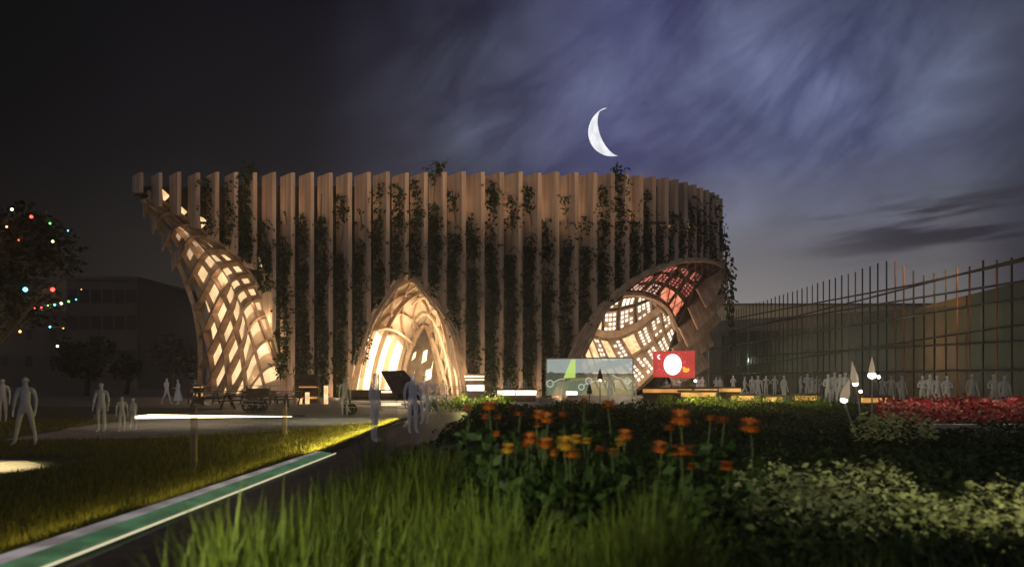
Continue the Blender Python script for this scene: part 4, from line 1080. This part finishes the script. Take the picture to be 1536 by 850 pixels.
for k in range(7):
    px_ = 1128+k*8.2; A = HP(px_, 508-k*.6); B = HP(px_+4.5, 516-k*.5)
    mb = MB(); mb.hexa([Vector((A.x-.05, A.y, B.z)), Vector((B.x-.05, B.y, B.z)), Vector((B.x+.1, B.y, B.z)), Vector((A.x+.1, A.y, B.z)), Vector((A.x-.05, A.y, A.z)), Vector((B.x-.05, B.y, A.z)), Vector((B.x+.1, B.y, A.z)), Vector((A.x+.1, A.y, A.z))]); mb.build('window', 'blind', hall)
fh = empty('far_hall', (50, 128, 0), 'pale tan flat-roofed hall standing far behind the long fence', 'hall')
A = P(1060, 458, 126); B = P(1420, 456, 126); mb = MB(); mb.box(A.x, B.x, 126, 150, 0, A.z); mb.build('wall', 'hallfar', fh)
mb = MB(); mb.box(A.x-.3, B.x+.3, 125.6, 150.3, A.z+.002, A.z+.35); mb.build('parapet', 'hall', fh)

# ------------------------------------------------------------------ left background
def block(name, px0, px1, pyt, d, dep, m, label, rows=(), wm='blind'):
    A = P(px0, pyt, d); B = P(px1, pyt, d); t = empty(name, ((A.x+B.x)/2, d, 0), label, 'building')
    mb = MB(); mb.box(A.x, B.x, d, d+dep, 0, A.z); mb.build('wall', m, t)
    mb = MB(); mb.box(A.x-.2, B.x+.2, d-.2, d+dep+.2, A.z+.002, A.z+.4); mb.build('roof', m, t)
    for z in rows:
        for i in range(6):
            x = A.x+(B.x-A.x)*(i+.5)/6; mb = MB(); mb.box(x-.55, x+.55, d-.04, d+.1, z, z+1.6); mb.build('window', wm, t)
block('office_block', 100, 206, 420, 85, 18, 'bld', 'tall dim brown block standing behind the dark tree with coloured lights', (3, 7, 10))
block('office_block', 206, 330, 468, 130, 18, 'bld2', 'faint grey blue block behind the round dark tree left of the pavilion', (4, 8))
block('office_block', -120, 98, 470, 110, 18, 'bld', 'low dim block hidden behind the lit tree at far left', (3, 7))

def tree(name, px, pyb_d, h, cr, label, n=2600, ls=.28, group=None, mt='darktree', crz=None):
    x = (px-CX)/F*pyb_d; d = pyb_d; t = empty(name, (x, d, 0), label, 'tree', group)
    mb = MB(); mb.tube([Vector((x, d, 0)), Vector((x+.1, d, h*.3)), Vector((x-.05, d, h*.6))], [.22, .16, .08], 8)
    for k in range(7):
        a = k*.9; mb.tube([Vector((x, d, h*(.28+.04*k))), Vector((x+math.cos(a)*cr*.5, d+math.sin(a)*cr*.5, h*(.5+.05*k))), Vector((x+math.cos(a)*cr*.8, d+math.sin(a)*cr*.8, h*(.62+.04*k)))], [.08, .05, .02], 5)
    mb.build('trunk', 'bark', t)
    mb = MB(); rz = crz or cr*.9
    cl = []
    for k in range(26):
        v = Vector((R.gauss(0, 1), R.gauss(0, 1), R.gauss(0, 1))).normalized(); q = R.uniform(.35, .85)
        cl.append((Vector((x+v.x*cr*q, d+v.y*cr*q, h-rz+v.z*rz*q)), R.uniform(.22, .42)*cr))
    for _ in range(n):
        c, r = R.choice(cl); v = Vector((R.gauss(0, 1), R.gauss(0, 1), R.gauss(0, 1))).normalized()*r*R.random()**.35
        leaf(mb, c+v, ls*R.uniform(.6, 1.4))
    mb.build('crown', mt, t)
    return x, d, cl
tree('dark_tree', 130, 62, 5.4, 2.4, 'dark round tree before the tall brown block', group='dark round trees on the left')
tree('dark_tree', 258, 58, 5.0, 2.1, 'dark round tree just left of the pavilion lattice', group='dark round trees on the left')
tree('dark_tree', 190, 66, 3.6, 1.4, 'small dark tree between two rounder ones', n=1200, group='dark round trees on the left')
tx, td, tcl = tree('lit_tree', -20, 27, 8.3, 3.2, 'large dark tree hung with coloured fairy lights at far left', n=6500, ls=.22, crz=3.0)
bulbs = [(18, 314, .10, 'y'), (47, 325, .12, 'r'), (75, 335, .07, 'g'), (79, 362, .09, 'y'), (38, 434, .16, 'c'), (79, 434, .15, 'r'), (102, 346, .05, 'c'),
         (52, 462, .05, 'r'), (62, 461, .06, 'r'), (72, 458, .05, 'g'), (82, 457, .07, 'c'), (92, 455, .09, 'y'), (103, 452, .07, 'g'), (114, 449, .05, 'c'), (122, 434, .03, 'o'), (75, 490, .07, 'c'), (95, 492, .04, 'o'), (86, 519, .08, 'y'), (30, 497, .09, 'o'), (10, 340, .07, 'o'), (28, 360, .06, 'r')]
for nme, cc in (('y', (1, .85, .4)), ('r', (1, .04, .03)), ('g', (.1, .9, .1)), ('c', (.1, .75, 1)), ('o', (1, .4, .08))): M['b'+nme] = emit('bulb '+nme, cc, 7.0)
sl = empty('string_lights', (tx, td, 5), 'strings of coloured bulbs hanging in and beside the big dark tree', 'string lights')
w1 = [(18, 314), (47, 325), (75, 335), (102, 346)]; w2 = [(30, 470), (52, 462), (72, 458), (92, 455), (114, 449), (125, 440)]; w3 = [(28, 360), (79, 362)]; w4 = [(10, 430), (38, 434), (79, 434), (122, 434)]; w5 = [(30, 497), (60, 500), (86, 519), (75, 490), (95, 492)]
for wl in (w1, w2, w3, w4, w5):
    mb = MB(); mb.tube([P(x, y, 24) for x, y in wl], .008, 4); mb.build('wire', 'steel', sl)
for x, y, r, c in bulbs:
    mb = MB(); mb.sphere(P(x, y, 24), r*.42, None, r*.42, 10, 8); mb.build('bulb', 'b'+c, sl)
# thin wooden posts standing in the lawn
for i, (px_, pyt, pyb) in enumerate(((291, 608, 700), (427, 606, 656))):
    g = G(px_, pyb); zt = P(px_, pyt, g.y).z; mb = MB(); w = .045 if i == 0 else .05
    t = tag(mb_o := None, None) if False else None
    mb.box(g.x-w, g.x+w, g.y-w, g.y+w, 0, zt-.05); mb.hexa([Vector((g.x+sx*w, g.y+sy*w, zt-.05)) for sx, sy in ((-1, -1), (1, -1), (1, 1), (-1, 1))]+[Vector((g.x+sx*w*.6, g.y+sy*w*.6, zt)) for sx, sy in ((-1, -1), (1, -1), (1, 1), (-1, 1))])
    tag(mb.build('wooden_post', 'post_faint', origin=(g.x, g.y, 0)), 'short dim see-through square post in the lawn, %s' % ('nearer and further left' if i == 0 else 'further away near the wheeled cart'), 'post', 'posts in the lawn')

# ------------------------------------------------------------------ moon: the sunlit part of a far sphere
dm = 900.0; mc = P(919, 198, dm); rm = 36.5/F*dm; mb = MB()
tilt = math.radians(13); nu, nv = 26, 12
for j in range(nv+1):
    for i in range(nu+1):
        la = -math.pi/2+math.pi*i/nu                     # along the tips
        # longitude from the limb to the terminator
        lo = math.radians(-4+51*j/nv)
        x = -math.cos(la)*math.cos(lo); y = -math.cos(la)*math.sin(lo); z = math.sin(la)
        X = x*math.cos(tilt)-z*math.sin(tilt); Z = x*math.sin(tilt)+z*math.cos(tilt)
        mb.v.append(mc+Vector((X, y, Z))*rm)
for j in range(nv):
    for i in range(nu): a = j*(nu+1)+i; mb.f.append((a, a+1, a+nu+2, a+nu+1)); mb.mi.append(0)
M['moon'] = emit('moonlit surface', (.95, .95, 1), 1.25, .3, .09)
tag(mb.build('crescent_moon', 'moon', smooth=True, origin=mc), 'thin bright crescent moon in the cloudy night sky', 'moon')

# ------------------------------------------------------------------ sky
W = bpy.data.worlds.new('World'); S.world = W; W.use_nodes = True; nt = W.node_tree; nt.nodes.clear()
N = nt.nodes.new; Lk = nt.links.new
def mth(op, a, b=None, c=None):
    n = N('ShaderNodeMath'); n.operation = op
    for i, q in enumerate((a, b, c)):
        if q is None: continue
        if isinstance(q, (int, float)): n.inputs[i].default_value = q
        else: Lk(q, n.inputs[i])
    return n.outputs[0]
def ramp(fac, stops, interp_='EASE'):
    n = N('ShaderNodeValToRGB'); n.color_ramp.interpolation = interp_
    el = n.color_ramp.elements
    while len(el) < len(stops): el.new(.5)
    for e_, (p, c) in zip(el, stops): e_.position = p; e_.color = (*c, 1) if len(c) == 3 else c
    Lk(fac, n.inputs[0]); return n.outputs[0]
def mixc(f, a, b, mode='MIX'):
    n = N('ShaderNodeMix'); n.data_type = 'RGBA'; n.blend_type = mode
    if isinstance(f, (int, float)): n.inputs[0].default_value = f
    else: Lk(f, n.inputs[0])
    for s, q in ((6, a), (7, b)):
        if isinstance(q, tuple): n.inputs[s].default_value = (*q, 1)
        else: Lk(q, n.inputs[s])
    return n.outputs[2]
tc = N('ShaderNodeTexCoord'); sx = N('ShaderNodeSeparateXYZ'); Lk(tc.outputs['Generated'], sx.inputs[0])
az = mth('ARCTAN2', sx.outputs[0], sx.outputs[1]); hyp = mth('POWER', mth('ADD', mth('POWER', sx.outputs[0], 2), mth('POWER', sx.outputs[1], 2)), .5)
elv = mth('ARCTAN2', sx.outputs[2], hyp)
U = mth('DIVIDE', mth('ADD', az, .62), 1.24)           # 0 left edge .. 1 right edge of the view
V = mth('DIVIDE', elv, .47)                              # 0 horizon .. 1 top
lo = ramp(U, [(0, (.004, .004, .004)), (.18, (.024, .023, .020)), (.30, (.045, .040, .035)), (.55, (.10, .090, .088)), (.72, (.32, .30, .28)), (.92, (.22, .21, .21)), (1, (.05, .05, .06))])
mi = ramp(U, [(0, (.003, .003, .003)), (.2, (.009, .008, .009)), (.42, (.030, .026, .034)), (.62, (.044, .040, .098)), (.8, (.036, .042, .092)), (1, (.022, .023, .038))])
hi = ramp(U, [(0, (.002, .002, .002)), (.25, (.005, .004, .006)), (.45, (.012, .010, .020)), (.62, (.026, .024, .085)), (.85, (.030, .036, .078)), (1, (.010, .012, .022))])
base = mixc(ramp(V, [(.10, (0, 0, 0)), (.58, (1, 1, 1))], 'LINEAR'), lo, mi)
base = mixc(ramp(V, [(.5, (0, 0, 0)), (1.0, (1, 1, 1))], 'LINEAR'), base, hi)
# wisps: stretched noise running up to the right
cmb = N('ShaderNodeCombineXYZ')
ca, sa = math.cos(.62), math.sin(.62)
s1 = mth('ADD', mth('MULTIPLY', az, ca), mth('MULTIPLY', elv, sa)); s2 = mth('SUBTRACT', mth('MULTIPLY', elv, ca), mth('MULTIPLY', az, sa))
Lk(mth('MULTIPLY', s1, 3.2), cmb.inputs[0]); Lk(mth('MULTIPLY', s2, 7), cmb.inputs[1])
n1 = N('ShaderNodeTexNoise'); n1.inputs['Scale'].default_value = 1.35; n1.inputs['Detail'].default_value = 7; n1.inputs['Roughness'].default_value = .58; n1.inputs['Distortion'].default_value = .5; Lk(cmb.outputs[0], n1.inputs['Vector'])
w1_ = ramp(n1.outputs['Fac'], [(.38, (0, 0, 0)), (.70, (1, 1, 1))], 'LINEAR')
n2 = N('ShaderNodeTexNoise'); n2.inputs['Scale'].default_value = 2.6; n2.inputs['Detail'].default_value = 6; n2.inputs['Distortion'].default_value = 1.4; Lk(tc.outputs['Generated'], n2.inputs['Vector'])
w2_ = ramp(n2.outputs['Fac'], [(.34, (.4, .4, .4)), (.66, (1, 1, 1))], 'LINEAR')
um = ramp(U, [(.28, (0, 0, 0)), (.50, (.45, .45, .45)), (.68, (.85, .85, .85)), (.80, (1, 1, 1)), (.92, (.7, .7, .7)), (1, (.3, .3, .3))])
vm = ramp(V, [(.30, (0, 0, 0)), (.45, (.5, .5, .5)), (.72, (1, 1, 1)), (1, (.45, .45, .45))])
cloud = mixc(1.0, mixc(1.0, w1_, w2_, 'MULTIPLY'), mixc(1.0, um, vm, 'MULTIPLY'), 'MULTIPLY')
cc = mixc(1.0, cloud, (.22, .26, .36), 'MULTIPLY')
col = mixc(1.0, base, cc, 'ADD')
soft = mixc(1.0, mixc(1.0, mixc(1.0, um, vm, 'MULTIPLY'), (.055, .065, .13), 'MULTIPLY'), w2_, 'MULTIPLY')
col = mixc(1.0, col, soft, 'ADD')
# dark streak clouds low at right
cm2 = N('ShaderNodeCombineXYZ'); Lk(mth('MULTIPLY', az, 3.0), cm2.inputs[0]); Lk(mth('MULTIPLY', mth('SUBTRACT', elv, mth('MULTIPLY', az, .08)), 26), cm2.inputs[1])
n3 = N('ShaderNodeTexNoise'); n3.inputs['Scale'].default_value = 1.0; n3.inputs['Detail'].default_value = 5; Lk(cm2.outputs[0], n3.inputs['Vector'])
dk = ramp(n3.outputs['Fac'], [(.50, (0, 0, 0)), (.62, (1, 1, 1))])
dm_ = mixc(1.0, ramp(V, [(.26, (0, 0, 0)), (.345, (.9, .9, .9)), (.40, (.9, .9, .9)), (.50, (0, 0, 0))]), ramp(U, [(.74, (0, 0, 0)), (.92, (1, 1, 1))]), 'MULTIPLY')
col = mixc(mixc(1.0, dk, dm_, 'MULTIPLY'), col, (.022, .020, .028))
# sky behind the camera: even dim dusk, brightened as fill
back = ramp(mth('ABSOLUTE', az), [(.0, (0, 0, 0)), (.62/math.pi*1.15, (0, 0, 0)), (.5, (1, 1, 1))], 'LINEAR')
n_abs = mth('DIVIDE', mth('ABSOLUTE', az), math.pi)
back = ramp(n_abs, [(.24, (0, 0, 0)), (.55, (1, 1, 1))], 'LINEAR')
col = mixc(back, col, (.075, .075, .092))
bg = N('ShaderNodeBackground'); Lk(col, bg.inputs[0]); bg.inputs[1].default_value = 1.0
# faint physical after-glow added
sky = N('ShaderNodeTexSky'); sky.sky_type = 'NISHITA'; sky.sun_disc = False; sky.sun_elevation = math.radians(0); sky.sun_rotation = math.radians(30)
bg2 = N('ShaderNodeBackground'); Lk(sky.outputs[0], bg2.inputs[0]); bg2.inputs[1].default_value = .0015
ad = N('ShaderNodeAddShader'); Lk(bg.outputs[0], ad.inputs[0]); Lk(bg2.outputs[0], ad.inputs[1])
out = N('ShaderNodeOutputWorld'); Lk(ad.outputs[0], out.inputs[0])

# ------------------------------------------------------------------ haze
mb = MB(); mb.box(-160, 160, -12, 200, -1.2, 40); hz = mb.build('haze', 'steel'); tag(hz, kind='stuff', label='thin even night haze hanging over the whole site')
hm = bpy.data.materials.new('haze'); hm.use_nodes = True; hn = hm.node_tree; hn.nodes.clear()
pv = hn.nodes.new('ShaderNodeVolumePrincipled'); pv.inputs['Color'].default_value = (.9, .9, .92, 1); pv.inputs['Density'].default_value = .0012; pv.inputs['Anisotropy'].default_value = .7
ho = hn.nodes.new('ShaderNodeOutputMaterial'); hn.links.new(pv.outputs[0], ho.inputs['Volume']); hz.data.materials.clear(); hz.data.materials.append(hm)
# ------------------------------------------------------------------ lights
def light(kind, name, loc, energy, col, target=None, **kw):
    l = bpy.data.lights.new(name, kind); l.energy = energy; l.color = col
    for k, v in kw.items(): setattr(l, k, v)
    o = bpy.data.objects.new(name, l); C.objects.link(o); o.location = loc
    if target is not None: o.rotation_euler = (Vector(target)-Vector(loc)).to_track_quat('-Z', 'Y').to_euler()
    return o
WARM = (1, .68, .40); WARM2 = (1, .74, .5)
light('SUN', 'front_fill', (0, 0, 40), .16, (.75, .8, 1), (18, 60, 0), angle=math.radians(3))  # added fill from behind the camera; the moon hangs ahead
# unseen spots added to light the upper fins
for px_ in (330, 440, 550, 660, 770, 880, 990):
    x = P(px_, 0, 55).x
    light('SPOT', 'facade_fill', (x+14, 29, 1.0), 15500, (1, .67, .43), (x, 55.5, 19.3), spot_size=math.radians(27), spot_blend=1.0, shadow_soft_size=.4)
for i, (px_, d_) in enumerate(fin_px[1:]):     # small lamps behind the heads of the fins
    if px_ < 330: continue
    x_ = P(px_-19, 0, d_+1.2).x; z_ = TOPZ-R.uniform(2.0, 2.8)
    light('AREA', 'fin_lamp', (x_, d_+1.75 if px_ < 1000 else d_+.9, z_), 60*R.uniform(.35, 1.4), (1, .66, .40), (x_-.3, d_-3, z_+1.5), shape='RECTANGLE', size=.12, size_y=2.6)
# left vault: unseen front lights added to brighten the ribs
for px_, py_, dd, e in ((330, 470, 52.5, 140), (375, 540, 53, 170), (290, 390, 53, 70), (395, 480, 55.2, 120)):
    light('POINT', 'vault_lamp', P(px_, py_, dd), e, WARM, shadow_soft_size=.5)
for u, v, e in ((.35, .5, 150), (.5, .5, 150), (.62, .35, 150), (.62, .8, 200), (.8, .5, 260), (.8, .85, 260), (.93, .7, 200), (.22, .5, 90)):
    light('POINT', 'lattice_lamp', FL(u, v)-nrm(FL, u, v)*.2, e*.16, WARM, shadow_soft_size=.15)
# centre vault
for px_, py_, dd, e in ((612, 540, 58.5, 420), (625, 500, 60, 260), (640, 560, 60, 300), (585, 550, 57.5, 200), (655, 565, 57, 200)):
    light('POINT', 'vault_lamp', P(px_, py_, dd), e, (1, .75, .48), shadow_soft_size=.4)
for px_ in (538, 575, 650, 692): light('POINT', 'arch_spill', P(px_, 560, 53.0), 110, WARM, shadow_soft_size=.3)  # added lights imitate the arch glow spilling onto nearby fins
light('POINT', 'hall_fill', P(634, 572, 68), 110, WARM, shadow_soft_size=.4)  # added light fills the dark hole behind the arch
# right vault
for px_, py_, dd, e in ((930, 540, 60.5, 300), (900, 520, 59, 150), (975, 500, 62, 160)):
    light('POINT', 'vault_lamp', P(px_, py_, dd), e, WARM2, shadow_soft_size=.5)
light('POINT', 'red_lamp', P(1030, 470, 59.5), 25, (1, .15, .1), shadow_soft_size=.4)
light('POINT', 'end_lamp', P(1040, 540, 58.0), 260, WARM, shadow_soft_size=.4)
# small uplights at fin feet
for px_ in (722, 740, 770, 800, 838, 440, 470, 505): light('POINT', 'uplight', P(px_, 588, 54.0), 40, WARM, shadow_soft_size=.1)
# plaza
for px_, py_, e in ((300, 590, 40), (460, 590, 60), (600, 600, 60)): light('POINT', 'plaza_lamp', P(px_, 575, 46), e, WARM, shadow_soft_size=.3)
# lawn edge lamps: warm yellow light grazing the grass beside the kerb
for y0, y1, e in ((3.5, 9, 19), (9, 15, 22), (15.2, 21, 190), (21, 27.5, 260)):
    light('AREA', 'kerb_lamp', (-4.66 if y1 < 10 else -4.45 if y1 < 16 else -4.12, (y0+y1)/2, .17), e*.75, (1, .80, .22), (-6.5, (y0+y1)/2, -.5), shape='RECTANGLE', size=y1-y0, size_y=.06)
# path light pools
light('SPOT', 'path_spot', (-9.3, 13.4, 3.2), 2600, (1, .8, .4), (-9.6, 13.0, 0), spot_size=math.radians(46), spot_blend=.8, shadow_soft_size=.1)
light('SPOT', 'path_spot', (-11, 25, 4), 520, (1, .85, .6), (-11, 25, 0), spot_size=math.radians(95), spot_blend=.9, shadow_soft_size=.1)
light('SPOT', 'path_spot', (-6.5, 26.5, 4), 500, (.95, .95, .7), (-6.5, 26.5, 0), spot_size=math.radians(80), spot_blend=.9, shadow_soft_size=.1)
for x, y, c in ((20, 330, (1, .5, .15)), (45, 350, (1, .2, .1)), (38, 440, (.3, .8, 1)), (70, 440, (1, .25, .12)), (30, 490, (1, .6, .15)), (75, 460, (1, .5, .2))): light('POINT', 'bulb_glow', P(x, y, 24.2), 22, c, shadow_soft_size=.1)
# garden lights: unseen spots added to brighten grass, flowers and shrubs
light('SPOT', 'grass_spot', (-3.0, 2.0, 2.4), 1000, (.95, 1, .6), (.2, 6.5, .4), spot_size=math.radians(60), spot_blend=1, shadow_soft_size=.15)
light('SPOT', 'flower_spot', (1.6, 3.0, 2.6), 65, (1, .88, .6), (1.2, 6.5, .9), spot_size=math.radians(48), spot_blend=1, shadow_soft_size=.15)
light('SPOT', 'shrub_spot', (4.2, 3.8, 2.6), 250, (1, .95, .65), (4.3, 6.9, .6), spot_size=math.radians(54), spot_blend=1, shadow_soft_size=.15)
for px_ in (700, 740, 1040, 1100, 1150, 1200): light('POINT', 'hedge_lamp', P(px_, 585, 33.2 if px_ < 800 else 31.6), 110, (1, .85, .3), shadow_soft_size=.1)
for px_ in (1330, 1390, 1450, 1510): light('POINT', 'bed_lamp', P(px_, 572, 21), 26, (1, .8, .6), shadow_soft_size=.2)
light('SPOT', 'far_hall_wash', (38, 92, 13), 9000, (1, .8, .55), (48, 126, 9), spot_size=math.radians(70), spot_blend=1, shadow_soft_size=.3)  # unseen wash added to brighten the tan wall
for yy in (45, 60, 75): light('POINT', 'hall_fill', (24.2, yy, 3.2), 260, (.95, 1, .82), shadow_soft_size=.3)  # unseen points added to lift the hall front
light('SPOT', 'hall_wash', (20, 34, 6.5), 420, (1, .62, .32), P(1412, 492, 43), spot_size=math.radians(42), spot_blend=1, shadow_soft_size=.3)  # unseen warm wash added on the brown wall

# ------------------------------------------------------------------ camera
cam = bpy.data.cameras.new('camera'); co = bpy.data.objects.new('camera', cam); C.objects.link(co); S.camera = co
co.location = CAM; co.rotation_euler = (math.pi/2, 0, 0)
cam.sensor_width = 36; cam.lens = 36*F/1536; cam.shift_x = 0; cam.shift_y = (HY-425)/1536; cam.clip_start = .05; cam.clip_end = 4000
cam.dof.use_dof = True; cam.dof.focus_distance = 52; cam.dof.aperture_fstop = .95
S.view_settings.view_transform = 'Standard'; S.view_settings.look = 'None'; S.view_settings.exposure = 0; S.view_settings.gamma = 1
S.render.resolution_x = 1024; S.render.resolution_y = 566
